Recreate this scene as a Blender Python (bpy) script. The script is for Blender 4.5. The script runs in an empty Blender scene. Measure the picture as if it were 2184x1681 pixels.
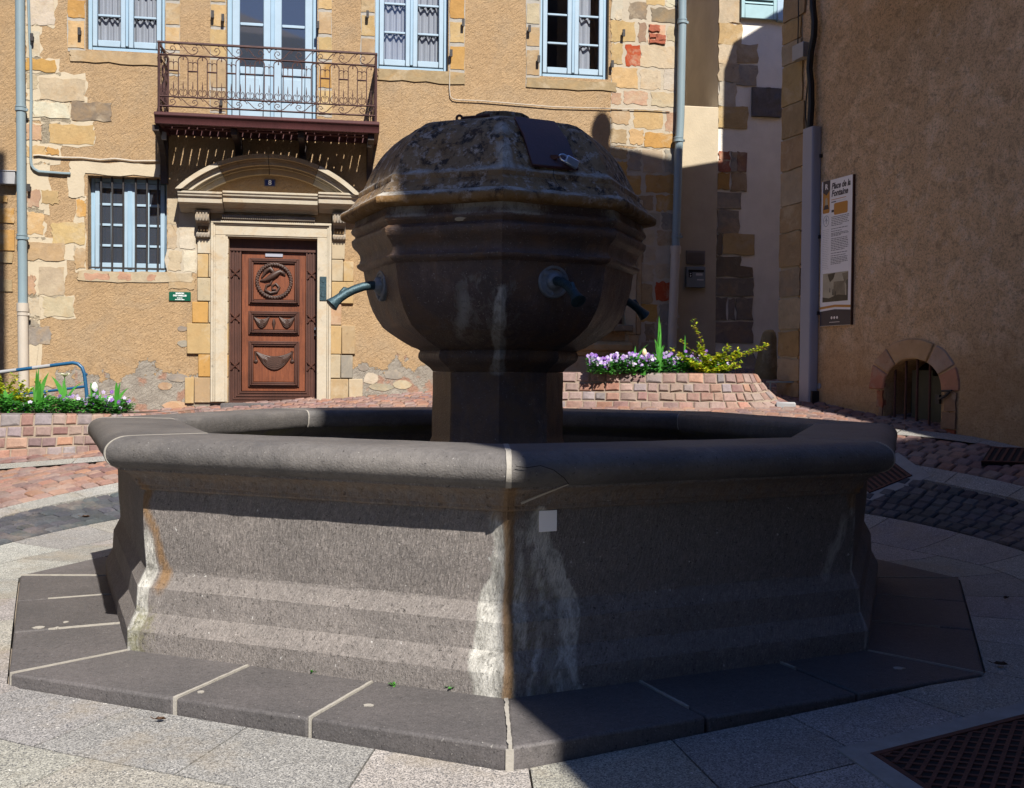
import bpy, math, random
from math import sin, cos, pi, radians as R_, hypot, atan2, sqrt
from mathutils import Vector, Matrix, noise as mn
random.seed(7)
scene = bpy.context.scene
COL = scene.collection

# ------------------------------------------------------------------ survey
# numbers measured on the photograph, used to place things on the real planes
F = 2208.02; PIT = .02325954; ROLL = .0093013; H = 1.37545
CX, CY, TH = -.0945, 6.8777, .0317360
cr_, sr_, cp_, sp_ = cos(ROLL), sin(ROLL), cos(PIT), sin(PIT)

def ray(px, py):
    X = px - 1092; Y = py - 840.5
    x = (cr_*X + sr_*Y)/F; yd = (-sr_*X + cr_*Y)/F
    return Vector((x, cp_ - yd*sp_, -sp_ - yd*cp_))

def sstep(a, b, x):
    t = min(1., max(0., (x-a)/(b-a))); return t*t*(3-2*t)

def gz(x, y):
    """height of the sloping square"""
    pf = min(-.747 + .05*max(-12, min(12, x)) + .13*y, 2.4)
    pn = max(-.1 + .045*(y-3.9), -.7)
    k = .12
    h = max(pf, pn) + k*math.log(1+math.exp(-min(50, abs(pf-pn)/k)))*.6
    r = hypot(x-CX, y-CY)
    w = sstep(3.1, 5.2, r)
    return min(h, -.012)*(1-w) + h*w

def ground_pt(px, py):
    d = ray(px, py); t = 1.
    while t < 40:
        if H + d.z*t < gz(d.x*t, d.y*t): break
        t += .005
    return Vector((d.x*t, d.y*t, gz(d.x*t, d.y*t)))

class Plane:
    """vertical wall plane: local x runs along it, local y into it, z up"""
    def __init__(self, P0, ang):
        self.P0 = Vector((P0[0], P0[1], 0)); self.ang = ang
        self.T = Vector((cos(ang), sin(ang), 0)); self.N = Vector((sin(ang), -cos(ang), 0))
    def at(self, px, py, w=0.):
        d = ray(px, py); o = Vector((0, 0, H)); P = self.P0 + self.N*w
        t = (P-o).dot(self.N)/d.dot(self.N)
        q = o + d*t
        return (q-self.P0).dot(self.T), q.z
    def world(self, u, z, w=0.):
        p = self.P0 + self.T*u + self.N*w; return Vector((p.x, p.y, z))
FAC = Plane((-3.247, 14.0), R_(9.1))
RW = Plane((3.36, 13.0), R_(-70))
# enlarged views of the photograph -> base picture units
R1 = lambda x, y: (x/3.995, y/3.995)
R2 = lambda x, y: (284.4+x/3.995, y/3.995)
R3 = lambda x, y: (682.5+x/3.2, y/3.2)
R4 = lambda x, y: (1080.6+x/3.995, y/3.995)
R5 = lambda x, y: (1421.9+x/2.8656, y/2.8656)
R6 = lambda x, y: (x/3.995, 284.4+y/3.995)
R7 = lambda x, y: (318.5+x/2.6868, 284.4+y/2.6868)
R8 = lambda x, y: (1194.4+x/3.995, 568.8+y/3.995)
A2 = lambda x, y: (1621+x/2.687, 312.8+y/2.687)
DD = lambda x, y: (x, y)

# ------------------------------------------------------------------ scene helpers
def tag(o, label=None, cat=None, group=None, kind=None):
    if label: o['label'] = label
    if cat: o['category'] = cat
    if group: o['group'] = group
    if kind: o['kind'] = kind
    return o

def empty(name, loc=(0, 0, 0), rz=0., label=None, cat=None, group=None, parent=None):
    o = bpy.data.objects.new(name, None); COL.objects.link(o)
    o.location = loc; o.rotation_euler = (0, 0, rz); o.empty_display_size = .2
    if parent: o.parent = parent
    return tag(o, label, cat, group)

class MB:
    def __init__(s): s.v = []; s.f = []; s.c = []; s.uv = None; s.col = (1, 1, 1)
    def face(s, ids, col=None): s.f.append(tuple(ids)); s.c.append(col or s.col)
    def quad(s, a, b, c, d, col=None):
        n = len(s.v); s.v += [tuple(a), tuple(b), tuple(c), tuple(d)]; s.face((n, n+1, n+2, n+3), col)
    def box(s, lo, hi, col=None, M=None):
        n = len(s.v)
        for z in (lo[2], hi[2]):
            for x, y in ((lo[0], lo[1]), (hi[0], lo[1]), (hi[0], hi[1]), (lo[0], hi[1])):
                p = Vector((x, y, z)); s.v.append(tuple(M @ p if M else p))
        for q in ((3, 2, 1, 0), (4, 5, 6, 7), (0, 1, 5, 4), (1, 2, 6, 5), (2, 3, 7, 6), (3, 0, 4, 7)):
            s.face([n+i for i in q], col)
        return s
    def prism(s, poly, a, b, axis='y', col=None, bev=0.):
        """poly of 2-d points extruded between a and b; axis y: (x,z) poly, x: (y,z) poly, z: (x,y) poly"""
        def P(p, t): return {'y': (p[0], t, p[1]), 'x': (t, p[0], p[1]), 'z': (p[0], p[1], t)}[axis]
        n = len(s.v); m = len(poly)
        if bev:
            cx = sum(p[0] for p in poly)/m; cz = sum(p[1] for p in poly)/m
            inn = []
            for p in poly:
                d = hypot(p[0]-cx, p[1]-cz) or 1
                k = max(0, 1-bev*1.3/d); inn.append((cx+(p[0]-cx)*k, cz+(p[1]-cz)*k))
            sg = 1 if b > a else -1
            s.v += [P(p, a) for p in inn] + [P(p, a+sg*bev) for p in poly] + [P(p, b) for p in poly]
            L = [n, n+m, n+2*m]
        else:
            s.v += [P(p, a) for p in poly] + [P(p, b) for p in poly]; L = [n, n+m]
        s.face([n+i for i in range(m)], col); s.face([L[-1]+i for i in reversed(range(m))], col)
        for q in range(len(L)-1):
            for i in range(m):
                j = (i+1) % m
                s.face((L[q]+i, L[q+1]+i, L[q+1]+j, L[q]+j), col)
        return s
    def tube(s, path, r, n=8, col=None, cap=True, flat=None):
        path = [Vector(p) for p in path]; k = len(path); b = len(s.v)
        rr = r if isinstance(r, (list, tuple)) else [r]*k
        up = None
        for i, p in enumerate(path):
            t = (path[min(i+1, k-1)] - path[max(i-1, 0)])
            if t.length < 1e-9: t = Vector((0, 0, 1))
            t.normalize()
            if up is None:
                a = Vector((0, 0, 1)) if abs(t.z) < .9 else Vector((1, 0, 0))
                up = (a - t*a.dot(t)).normalized()
            else:
                up = up - t*up.dot(t)
                up = up.normalized() if up.length > 1e-6 else t.orthogonal().normalized()
            sd = t.cross(up)
            for j in range(n):
                an = 2*pi*j/n
                s.v.append(tuple(p + (up*cos(an) + sd*sin(an)*(flat or 1))*rr[i]))
        for i in range(k-1):
            for j in range(n):
                s.face((b+i*n+j, b+i*n+(j+1) % n, b+(i+1)*n+(j+1) % n, b+(i+1)*n+j), col)
        if cap:
            s.face([b+j for j in reversed(range(n))], col); s.face([b+(k-1)*n+j for j in range(n)], col)
        return s
    def lathe(s, prof, n=24, c=(0, 0, 0), M=None, col=None):
        b = len(s.v); k = len(prof)
        for r, z in prof:
            for j in range(n):
                a = 2*pi*j/n; p = Vector((c[0]+r*cos(a), c[1]+r*sin(a), c[2]+z)); s.v.append(tuple(M @ p if M else p))
        for i in range(k-1):
            for j in range(n):
                s.face((b+i*n+j, b+i*n+(j+1) % n, b+(i+1)*n+(j+1) % n, b+(i+1)*n+j), col)
        s.face([b+j for j in reversed(range(n))], col); s.face([b+(k-1)*n+j for j in range(n)], col)
        return s
    def grid(s, rows, col=None):
        b = len(s.v); n = len(rows[0])
        for r in rows: s.v += [tuple(p) for p in r]
        for i in range(len(rows)-1):
            for j in range(n-1):
                s.face((b+i*n+j, b+i*n+j+1, b+(i+1)*n+j+1, b+(i+1)*n+j), col)
        return s
    def blob(s, c, r, n=8, m=6, col=None, jit=.0):
        rows = []
        for i in range(m+1):
            ph = pi*i/m
            rows.append([(c[0]+r[0]*sin(ph)*cos(2*pi*j/n), c[1]+r[1]*sin(ph)*sin(2*pi*j/n), c[2]-r[2]*cos(ph)) for j in range(n+1)])
        if jit:
            rows = [[tuple(Vector(p)*1 + (Vector(p)-Vector(c))*jit*mn.noise(Vector(p)*4/max(r))) for p in q] for q in rows]
        return s.grid(rows, col)
    def build(s, name, mat, parent=None, smooth=40, bevel=0., bevseg=1, attrs=None, matrix=None):
        me = bpy.data.meshes.new(name)
        me.from_pydata(s.v, [], s.f); me.update()
        if matrix: me.transform(matrix)
        if any(c != (1, 1, 1) for c in s.c):
            at = me.color_attributes.new('Col', 'FLOAT_COLOR', 'CORNER'); buf = []
            for p in me.polygons:
                c = s.c[p.index]; buf += [c[0], c[1], c[2], 1.]*p.loop_total
            at.data.foreach_set('color', buf)
        if s.uv:
            ul = me.uv_layers.new(name='UVMap'); buf = []
            for l in me.loops: buf += s.uv[l.vertex_index]
            ul.data.foreach_set('uv', buf)
        if attrs:
            vals = [attrs(Vector(v)) for v in s.v]
            for i, k in enumerate(('white', 'orange', 'green')):
                a = me.attributes.new(k, 'FLOAT', 'POINT'); a.data.foreach_set('value', [q[i] for q in vals])
        me.materials.append(mat)
        if smooth:
            for p in me.polygons: p.use_smooth = True
            me.set_sharp_from_angle(angle=R_(smooth))
        o = bpy.data.objects.new(name, me); COL.objects.link(o)
        if parent: o.parent = parent
        if bevel:
            b = o.modifiers.new('bevel', 'BEVEL'); b.width = bevel; b.segments = bevseg; b.limit_method = 'ANGLE'; b.angle_limit = R_(40)
        return o

def text_obj(name, body, size, mat, parent, loc, rot=(pi/2, 0, 0), bold=0., shear=0., align='CENTER', depth=.0006, sx=1.):
    cu = bpy.data.curves.new(name, 'FONT'); cu.body = body; cu.size = size; cu.align_x = align; cu.align_y = 'CENTER'
    cu.extrude = depth; cu.offset = bold; cu.shear = shear; cu.resolution_u = 4
    t = bpy.data.objects.new(name, cu); COL.objects.link(t)
    dg = bpy.context.evaluated_depsgraph_get()
    me = bpy.data.meshes.new_from_object(t.evaluated_get(dg))
    COL.objects.unlink(t); bpy.data.objects.remove(t)
    me.materials.clear(); me.materials.append(mat)
    o = bpy.data.objects.new(name, me); COL.objects.link(o); o.location = loc; o.rotation_euler = rot; o.scale = (sx, 1, 1)
    if parent: o.parent = parent
    return o

# ------------------------------------------------------------------ materials
class NT:
    def __init__(s, name):
        s.m = bpy.data.materials.new(name); s.m.use_nodes = True; s.t = s.m.node_tree; s.t.nodes.clear()
        s.out = s.t.nodes.new('ShaderNodeOutputMaterial'); s.tc = None
    def n(s, typ, ins=None, **kw):
        x = s.t.nodes.new('ShaderNode'+typ)
        for k, v in kw.items(): setattr(x, k, v)
        for k, v in (ins or {}).items(): s.set(x.inputs[k], v)
        return x
    def set(s, sock, v):
        if isinstance(v, bpy.types.NodeSocket): s.t.links.new(v, sock)
        elif isinstance(v, bpy.types.Node): s.t.links.new(v.outputs[0], sock)
        else: sock.default_value = v if not (isinstance(v, tuple) and len(v) == 3 and len(sock.default_value) == 4) else (*v, 1)
    def co(s, which='Object'):
        if not s.tc: s.tc = s.n('TexCoord')
        return s.tc.outputs[which]
    def mapping(s, scale=(1, 1, 1), rot=(0, 0, 0), which='Object'):
        return s.n('Mapping', {'Vector': s.co(which), 'Scale': scale, 'Rotation': rot}).outputs[0]
    def noise(s, scale, detail=4, rough=.6, vec=None, dist=0.):
        return s.n('TexNoise', {'Vector': vec or s.co(), 'Scale': scale, 'Detail': detail, 'Roughness': rough, 'Distortion': dist}).outputs['Fac']
    def voro(s, scale, vec=None, feature='F1', out='Distance', rnd=1.):
        x = s.n('TexVoronoi', {'Vector': vec or s.co(), 'Scale': scale, 'Randomness': rnd}, feature=feature); return x.outputs[out]
    def ramp(s, fac, a, b, lo=0., hi=1.):
        return s.n('MapRange', {'Value': fac, 'From Min': a, 'From Max': b, 'To Min': lo, 'To Max': hi}).outputs[0]
    def math(s, op, a, b=0.):
        return s.n('Math', {0: a, 1: b}, operation=op).outputs[0]
    def mix(s, fac, a, b, blend='MIX'):
        x = s.n('Mix', data_type='RGBA', blend_type=blend); s.set(x.inputs[0], fac); s.set(x.inputs[6], a); s.set(x.inputs[7], b); return x.outputs[2]
    def scale(s, col, k):
        x = s.n('VectorMath', operation='SCALE'); s.set(x.inputs[0], col); s.set(x.inputs['Scale'], k); return x.outputs[0]
    def attr(s, name, out='Color'): return s.n('Attribute', attribute_name=name).outputs[out]
    def bump(s, h, strength=.5, dist=.01, prev=None):
        x = s.n('Bump', {'Height': h, 'Strength': strength, 'Distance': dist})
        if prev: s.set(x.inputs['Normal'], prev)
        return x.outputs[0]
    def done(s, col, rough=.8, normal=None, metal=0., spec=.3, **kw):
        b = s.n('BsdfPrincipled', {'Base Color': col, 'Roughness': rough, 'Metallic': metal, 'Specular IOR Level': spec})
        for k, v in kw.items(): s.set(b.inputs[k.replace('_', ' ')], v)
        if normal: s.set(b.inputs['Normal'], normal)
        s.t.links.new(b.outputs[0], s.out.inputs[0]); return s.m

MT = {}
KEEP = {'grey cover', 'sign white', 'sign navy', 'sign orange', 'sign grey', 'sign pale grey', 'sepia', 'sepia light', 'sepia dark', 'letterbox grey', 'vent brown', 'flange metal', 'bronze', 'hatch metal', 'rusty iron', 'black iron', 'sticker', 'olive board', 'black cable', 'lock body', 'steel', 'plate blue', 'plate white', 'concrete', 'grey render', 'pit'}
def K_(c, k=.66): return tuple(x*k for x in c)
def plain(key, col, rough=.6, metal=0., spec=.4, var=.12, vs=8., bump=0., bs=60., attr=False, stretch=(1, 1, 1), **kw):
    t = NT(key); v = t.mapping(stretch)
    if key not in KEEP and not attr: col = K_(col)
    c = t.attr('Col') if attr else col
    c = t.scale(c, t.ramp(t.noise(vs, 5, .65, v), .25, .75, 1-var, 1+var))
    nr = t.bump(t.noise(bs, 4, .6, v), bump, .01) if bump else None
    MT[key] = t.done(c, rough, nr, metal, spec, **kw); return MT[key]

def stucco(key, ca, cb, dark, patch=None):
    t = NT(key); ca, cb, dark = K_(ca, .62), K_(cb, .62), K_(dark, .62)
    big = t.noise(.9, 5, .6); mid = t.noise(6., 5, .7)
    c = t.mix(t.ramp(big, .3, .7), ca, cb)
    c = t.mix(t.ramp(t.noise(1.7, 7, .72, None, .6), .47, .68), c, t.mix(.6, c, (.31, .235, .155)))
    c = t.mix(t.ramp(t.noise(2.4, 6, .7, t.mapping((1, 1, .5))), .58, .75), c, t.scale(c, .80))
    c = t.scale(c, t.ramp(mid, .2, .8, .84, 1.14))
    n1 = t.noise(23., 6, .70, t.n('Mapping', {'Vector': t.mapping((1, 1, 1), (0, R_(-38), 0)), 'Scale': (1.7, 1., .75)}).outputs[0], .6); n2 = t.noise(80., 4, .7)
    pit = t.ramp(n1, .36, .46)
    c = t.mix(pit, t.mix(.42, c, dark), c)
    hgt = t.math('ADD', t.math('MULTIPLY', n1, .8), t.math('MULTIPLY', n2, .25))
    if patch:
        z = t.n('SeparateXYZ', {0: t.co()})
        edge = t.math('ADD', t.noise(2.2, 6, .65), t.math('MULTIPLY', t.noise(14., 3), .12))
        lim = t.ramp(edge, .35, .75, patch[0], patch[1])
        x = z.outputs['X']
        lim = t.math('ADD', lim, t.math('MULTIPLY', x, .045))
        m = t.ramp(t.math('SUBTRACT', z.outputs['Z'], lim), -.004, .004)
        gm = t.mix(t.ramp(t.noise(5., 6, .7), .35, .65), (.21, .185, .155), (.31, .28, .235))
        gm = t.mix(t.ramp(t.noise(3.1, 3), .56, .62), gm, (.29, .175, .125))
        c = t.mix(m, gm, c)
        hgt = t.math('ADD', hgt, t.math('MULTIPLY', m, 1.6))
    MT[key] = t.done(c, .93, t.bump(hgt, 1., .034), spec=.15)

stucco('stucco', (.61, .425, .245), (.57, .378, .203), (.37, .235, .12), patch=(1.0, 1.66))
stucco('stucco plain', (.60, .415, .235), (.555, .365, .195), (.37, .235, .12))
stucco('weathered plaster', (.22, .22, .235), (.17, .17, .185), (.10, .10, .11))

def rough_plaster():
    t = NT('rough plaster')
    big = t.noise(.55, 5, .6); mid = t.noise(3.2, 6, .7, None, .4)
    c = t.mix(t.ramp(big, .33, .67), (.80, .53, .285), (.66, .46, .275))
    c = t.mix(t.ramp(mid, .49, .62), c, (.85, .62, .39))
    n1 = t.noise(44., 7, .78, None, .5); n2 = t.noise(9., 7, .78, None, .8)
    c = t.mix(t.ramp(n1, .40, .50), t.scale(c, .55), c)
    c = t.mix(t.ramp(n2, .38, .50), t.scale(c, .68), c)
    c = t.mix(t.ramp(t.noise(60., 5, .7), .58, .66), c, t.scale(c, 1.35))
    c = t.mix(t.ramp(t.noise(13., 6, .75, None, 1.2), .60, .70), c, (.74, .60, .45))
    z = t.n('SeparateXYZ', {0: t.co()}).outputs['Z']
    c = t.mix(t.ramp(t.math('ADD', z, t.math('MULTIPLY', t.noise(2., 4), .9)), 1.75, 2.5), t.mix(.6, c, (.42, .24, .10)), c)
    MT['rough plaster'] = t.done(c, .95, t.bump(t.math('ADD', n1, t.math('MULTIPLY', n2, .9)), .9, .03), spec=.12)
rough_plaster()

def stone(key, var=.2, bump=.6, rough=.88):
    t = NT(key)
    c = t.scale(t.attr('Col'), .64)
    c = t.scale(c, t.ramp(t.noise(7., 6, .7), .25, .75, 1-var, 1+var))
    c = t.mix(t.ramp(t.noise(3.3, 5, .65, None, .8), .50, .72), c, t.mix(.45, c, (.36, .225, .095)))
    c = t.mix(t.ramp(t.noise(2.6, 6, .7, None, .5), .52, .66), c, t.mix(.6, c, (.40, .33, .23)))
    c = t.mix(t.ramp(t.noise(11., 5, .7), .60, .74), c, t.scale(c, .62))
    h = t.math('ADD', t.noise(22., 6, .7), t.math('MULTIPLY', t.noise(90., 3), .25))
    MT[key] = t.done(c, rough, t.bump(h, bump, .012), spec=.2)
stone('stone'); stone('dressed stone', .1, .3)

def cobble(key, dirt, rough):
    t = NT(key)
    c = t.scale(t.attr('Col'), .72)
    c = t.scale(c, t.ramp(t.noise(20., 5, .7), .25, .75, .72, 1.28))
    c = t.mix(t.ramp(t.noise(1.4, 6, .7), .5, .68), c, t.mix(.45, c, dirt))
    MT[key] = t.done(c, rough, t.bump(t.noise(45., 5, .7), .6, .008), spec=.35)
cobble('cobble', (.29, .23, .185), .75)

def granite():
    t = NT('granite')
    c = t.scale(t.attr('Col'), .70)
    c = t.scale(c, t.ramp(t.noise(3., 5, .65), .3, .7, .86, 1.12))
    sp = t.voro(170., None, out='Color'); spv = t.n('SeparateColor', {0: sp}).outputs[0]
    c = t.scale(c, t.ramp(spv, 0., 1., .52, 1.34))
    c = t.mix(t.ramp(t.noise(150., 2, .5), .56, .62), c, (.07, .07, .075))
    c = t.mix(t.ramp(t.noise(85., 2, .5), .70, .73), c, (.6, .58, .53))
    c = t.mix(t.ramp(t.noise(1.7, 6, .72), .52, .72), c, t.mix(.62, c, (.225, .185, .13)))
    MT['granite'] = t.done(c, .72, t.bump(t.noise(150., 3, .7), .45, .004), spec=.45)
granite()

def basalt(key, base, base2, tool=.0, rough=.75, spec=.4, lich=None, bumpk=.5):
    """volcanic stone with lime runs, rust, moss and painted light where the vertex attributes say"""
    t = NT(key)
    big = t.noise(2.3, 6, .65)
    if key in ('tooled basalt', 'smooth basalt', 'flag basalt'): base, base2 = K_(base), K_(base2)
    c = t.mix(t.ramp(big, .35, .65), base, base2)
    c = t.scale(c, t.ramp(t.noise(28., 5, .7), .25, .75, .8, 1.22))
    if key in ('tooled basalt', 'flag basalt'): c = t.scale(c, t.ramp(t.noise(125., 3, .7), .3, .7, .74, 1.26)); c = t.mix(t.ramp(t.noise(48., 4, .7, None, .4), .37, .31), c, t.scale(c, .38)); c = t.mix(t.ramp(t.noise(33., 3, .6), .70, .74), c, (.42, .41, .39) if key == 'tooled basalt' else (.12, .11, .11)); c = t.mix(t.ramp(t.voro(70.), .13, .06), c, (.40, .385, .36) if key == 'tooled basalt' else (.11, .10, .10))
    if key != 'tooled basalt': c = t.scale(c, t.ramp(t.n('ObjectInfo').outputs['Random'], 0, 1, .86, 1.14))
    pv = t.noise(95., 3, .6)
    c = t.mix(t.ramp(pv, .67, .73), c, t.mix(.5, c, (.42, .40, .37)))
    c = t.mix(t.ramp(t.noise(60., 3, .65), .30, .36), t.scale(c, .35), c)
    if key == 'bowl stone':
        c = t.mix(t.ramp(t.noise(90., 4, .65), .64, .69), c, (.38, .35, .31)); c = t.mix(t.ramp(t.noise(3.2, 6, .7, None, .5), .48, .66), c, (.15, .085, .05)); c = t.mix(t.ramp(t.noise(6., 6, .75, t.mapping((1, 1, .35))), .55, .7), c, t.scale(c, 1.7))
    if lich:
        l1 = t.noise(9., 7, .75, None, .3); l2 = t.noise(17., 6, .75); l3 = t.noise(4.5, 6, .7, None, .6)
        c = t.mix(t.ramp(l3, .50, .66), c, lich[0]); c = t.mix(t.ramp(l1, .50, .58), c, lich[1]); c = t.mix(t.ramp(l2, .53, .62), c, lich[2])
    w = t.attr('white', 'Fac'); o = t.attr('orange', 'Fac'); g = t.attr('green', 'Fac')
    br = t.noise(17., 8, .8, t.mapping((1, 1, .42)), .7)
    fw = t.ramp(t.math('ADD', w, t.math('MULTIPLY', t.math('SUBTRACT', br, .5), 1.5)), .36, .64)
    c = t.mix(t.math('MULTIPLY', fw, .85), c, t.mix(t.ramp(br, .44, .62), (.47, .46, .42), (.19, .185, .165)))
    fo = t.ramp(t.math('ADD', o, t.math('MULTIPLY', t.math('SUBTRACT', br, .5), 1.3)), .30, .95)
    c = t.mix(t.math('MULTIPLY', fo, .72), c, (.21, .115, .04))
    fg = t.ramp(t.math('ADD', g, t.math('MULTIPLY', t.math('SUBTRACT', t.noise(30., 6, .7), .5), .9)), .4, .75)
    c = t.mix(t.math('MULTIPLY', fg, .75), c, (.115, .11, .032))
    h = t.math('ADD', t.math('MULTIPLY', t.noise(26., 6, .7), .5), t.math('MULTIPLY', pv, .5))
    nr = t.bump(h, bumpk, .012)
    if tool:
        uv = t.mapping((1, 1, 1), (0, 0, R_(20)), 'UV')
        tm = t.noise(1., 6, .66, t.n('Mapping', {'Vector': uv, 'Scale': (120., 21., 1.)}).outputs[0], .35)
        zz_ = t.n('SeparateXYZ', {0: t.co()}).outputs['Z']
        onb = t.math('MULTIPLY', t.ramp(zz_, .372, .385), t.ramp(zz_, .776, .770))
        fine = t.noise(1., 4, .6, t.mapping((170., 30., 1.), (0, 0, 0), 'UV'))
        hh = t.math('ADD', t.math('MULTIPLY', t.ramp(tm, .34, .66), onb), t.math('MULTIPLY', fine, t.math('SUBTRACT', .40, t.math('MULTIPLY', onb, .25))))
        pit = t.ramp(t.noise(42., 5, .72), .30, .40)
        nr = t.bump(t.math('ADD', hh, t.math('MULTIPLY', pit, .8)), tool, .012, nr)
        c = t.scale(c, t.ramp(tm, .36, .64, .84, 1.20))
        c = t.scale(c, t.math('ADD', 1., t.math('MULTIPLY', onb, .28)))
    MT[key] = t.done(c, rough, nr, spec=spec)
basalt('tooled basalt', (.275, .246, .228), (.225, .203, .19), tool=.75, rough=.82, spec=.25)
basalt('smooth basalt', (.185, .170, .158), (.118, .110, .106), rough=.6, spec=.4, bumpk=.55)
basalt('flag basalt', (.145, .132, .131), (.112, .104, .104), rough=.66, spec=.35, bumpk=.45)
basalt('bowl stone', (.125, .086, .074), (.060, .046, .046), rough=.46, spec=.45, bumpk=1.)
basalt('cap stone', (.24, .17, .10), (.15, .112, .075), rough=.9, spec=.15, bumpk=.75, lich=((.27, .165, .075), (.038, .033, .032), (.36, .315, .27)))

def glassmat():
    t = NT('window glass')
    g = t.n('BsdfGlossy', {'Color': (.9, .93, 1., 1), 'Roughness': .02}); tr = t.n('BsdfTransparent', {'Color': (.86, .9, .92, 1)})
    mx = t.n('MixShader', {0: .07, 1: tr.outputs[0], 2: g.outputs[0]})
    t.t.links.new(mx.outputs[0], t.out.inputs[0]); MT['glass'] = t.m
glassmat()

def sky_sheen():  # grey-blue diffuse in the mix paints a sky reflection into the panes
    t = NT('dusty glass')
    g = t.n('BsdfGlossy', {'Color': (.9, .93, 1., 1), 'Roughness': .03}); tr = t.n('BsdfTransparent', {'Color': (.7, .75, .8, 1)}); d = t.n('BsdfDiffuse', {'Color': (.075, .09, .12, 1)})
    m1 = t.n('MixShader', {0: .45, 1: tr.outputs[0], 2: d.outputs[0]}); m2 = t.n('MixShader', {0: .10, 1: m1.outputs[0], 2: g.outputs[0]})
    t.t.links.new(m2.outputs[0], t.out.inputs[0]); MT['sky_sheen'] = t.m
sky_sheen()
def wood(key, ca, cb, rough=.45, spec=.4):
    t = NT(key)
    ca, cb = K_(ca, .72), K_(cb, .72)
    g = t.noise(3., 8, .7, t.mapping((16, 16, 1.1)), 1.2)
    c = t.mix(t.ramp(g, .3, .7), ca, cb)
    c = t.scale(c, t.ramp(t.noise(2.2, 4), .3, .7, .78, 1.2))
    MT[key] = t.done(c, rough, t.bump(g, .25, .004), spec=spec)
wood('door wood', (.27, .085, .036), (.13, .038, .018))
wood('dark wood', (.115, .042, .026), (.060, .024, .017), .55)
wood('carved wood', (.080, .040, .028), (.045, .022, .016), .5)
wood('balcony wood', (.105, .030, .030), (.070, .020, .022), .6)
wood('bracket wood', (.050, .030, .026), (.030, .018, .016), .6)
plain('mortar', (.56, .485, .375), .95, spec=.1, var=.14, vs=5., bump=.4, bs=40.)
plain('planter mortar', (.38, .30, .235), .95, spec=.1, var=.2, vs=12., bump=.6, bs=50.)
plain('white mortar', (.46, .43, .38), .95, spec=.1, var=.14, vs=12., bump=.4, bs=40.)
plain('lime wash', (.63, .535, .39), .9, spec=.1, var=.1, vs=3., bump=.35, bs=30.)
plain('grey render', (.64, .61, .545), .93, spec=.1, var=.12, vs=2.2, bump=.4, bs=35.)
plain('blue paint', (.36, .53, .68), .42, spec=.45, var=.06, vs=5.)
plain('pale blue paint', (.41, .55, .67), .45, spec=.45, var=.07, vs=5.)
plain('shutter paint', (.38, .58, .62), .5, var=.08)
plain('curtain', (.50, .50, .55), .9, spec=.1, var=.06, Subsurface_Weight=.0)
plain('room', (.13, .10, .09), .9, var=.1)
plain('iron', (.095, .045, .040), .65, spec=.4, var=.3, vs=14., bump=.3)
plain('black iron', (.025, .022, .022), .6, var=.2, vs=14., bump=.3)
plain('rusty iron', (.085, .032, .022), .75, var=.35, vs=25., bump=.5)
plain('hatch metal', (.050, .018, .022), .45, spec=.5, var=.25, vs=7., bump=.15)
plain('zinc', (.27, .36, .40), .42, spec=.5, var=.10, vs=4., stretch=(1, 1, .4))
plain('pvc', (.62, .55, .46), .5, var=.08, stretch=(1, 1, .5))
plain('grey cover', (.27, .28, .33), .5, spec=.45, var=.07, vs=3., stretch=(1, 1, .4))
plain('grey plastic', (.42, .42, .43), .5, var=.05)
plain('black cable', (.012, .011, .011), .55, var=.1)
plain('white cable', (.62, .55, .45), .6, var=.1)
plain('steel', (.62, .64, .68), .28, metal=1., var=.06)
plain('lock body', (.42, .50, .62), .3, metal=.8, var=.06)
plain('flange metal', (.21, .235, .265), .55, metal=.5, var=.3, vs=22., bump=.4)
plain('bronze', (.032, .062, .076), .5, metal=.45, var=.4, vs=22., bump=.4)
plain('sticker', (.92, .91, .90), .4, var=.03)
plain('sign white', (.74, .73, .73), .35, var=.02)
plain('sign navy', (.022, .022, .045), .35, var=.03)
plain('sign orange', (.46, .20, .035), .35, var=.03)
plain('sign grey', (.16, .16, .17), .5, var=.03)
plain('sign pale grey', (.48, .48, .48), .5, var=.03)
plain('sepia', (.20, .17, .115), .5, var=.45, vs=7.)
plain('sepia light', (.40, .36, .26), .5, var=.2, vs=9.)
plain('sepia dark', (.07, .06, .04), .5, var=.3, vs=12.)
plain('plate blue', (.010, .014, .085), .25, spec=.6, var=.04)
plain('plate white', (.82, .82, .82), .3, var=.02)
plain('sign green', (.006, .115, .065), .3, spec=.5, var=.04)
plain('letterbox grey', (.15, .18, .20), .45, var=.06)
plain('vent brown', (.17, .145, .125), .7, var=.1)
plain('barrier blue', (.015, .11, .24), .4, spec=.5, var=.15)
plain('soil', (.06, .04, .028), .95, var=.35, vs=25., bump=.8)
plain('sand joint', (.30, .25, .20), .95, spec=.1, var=.25, vs=9., bump=.6)
plain('concrete', (.27, .26, .24), .9, spec=.15, var=.15, vs=14., bump=.5, bs=70.)
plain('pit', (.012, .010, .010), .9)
plain('roof tile', (.30, .12, .07), .85, var=.25, vs=6., bump=.4)
plain('olive board', (.075, .068, .036), .8, var=.2, vs=3., bump=.2)
plain('faded brick', (.50, .29, .19), .9, var=.3, vs=9., bump=.6)
plain('red brick', (.42, .12, .065), .9, var=.3, vs=14., bump=.6)
plain('dry leaf', (.09, .045, .022), .8, var=.3)

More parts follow.
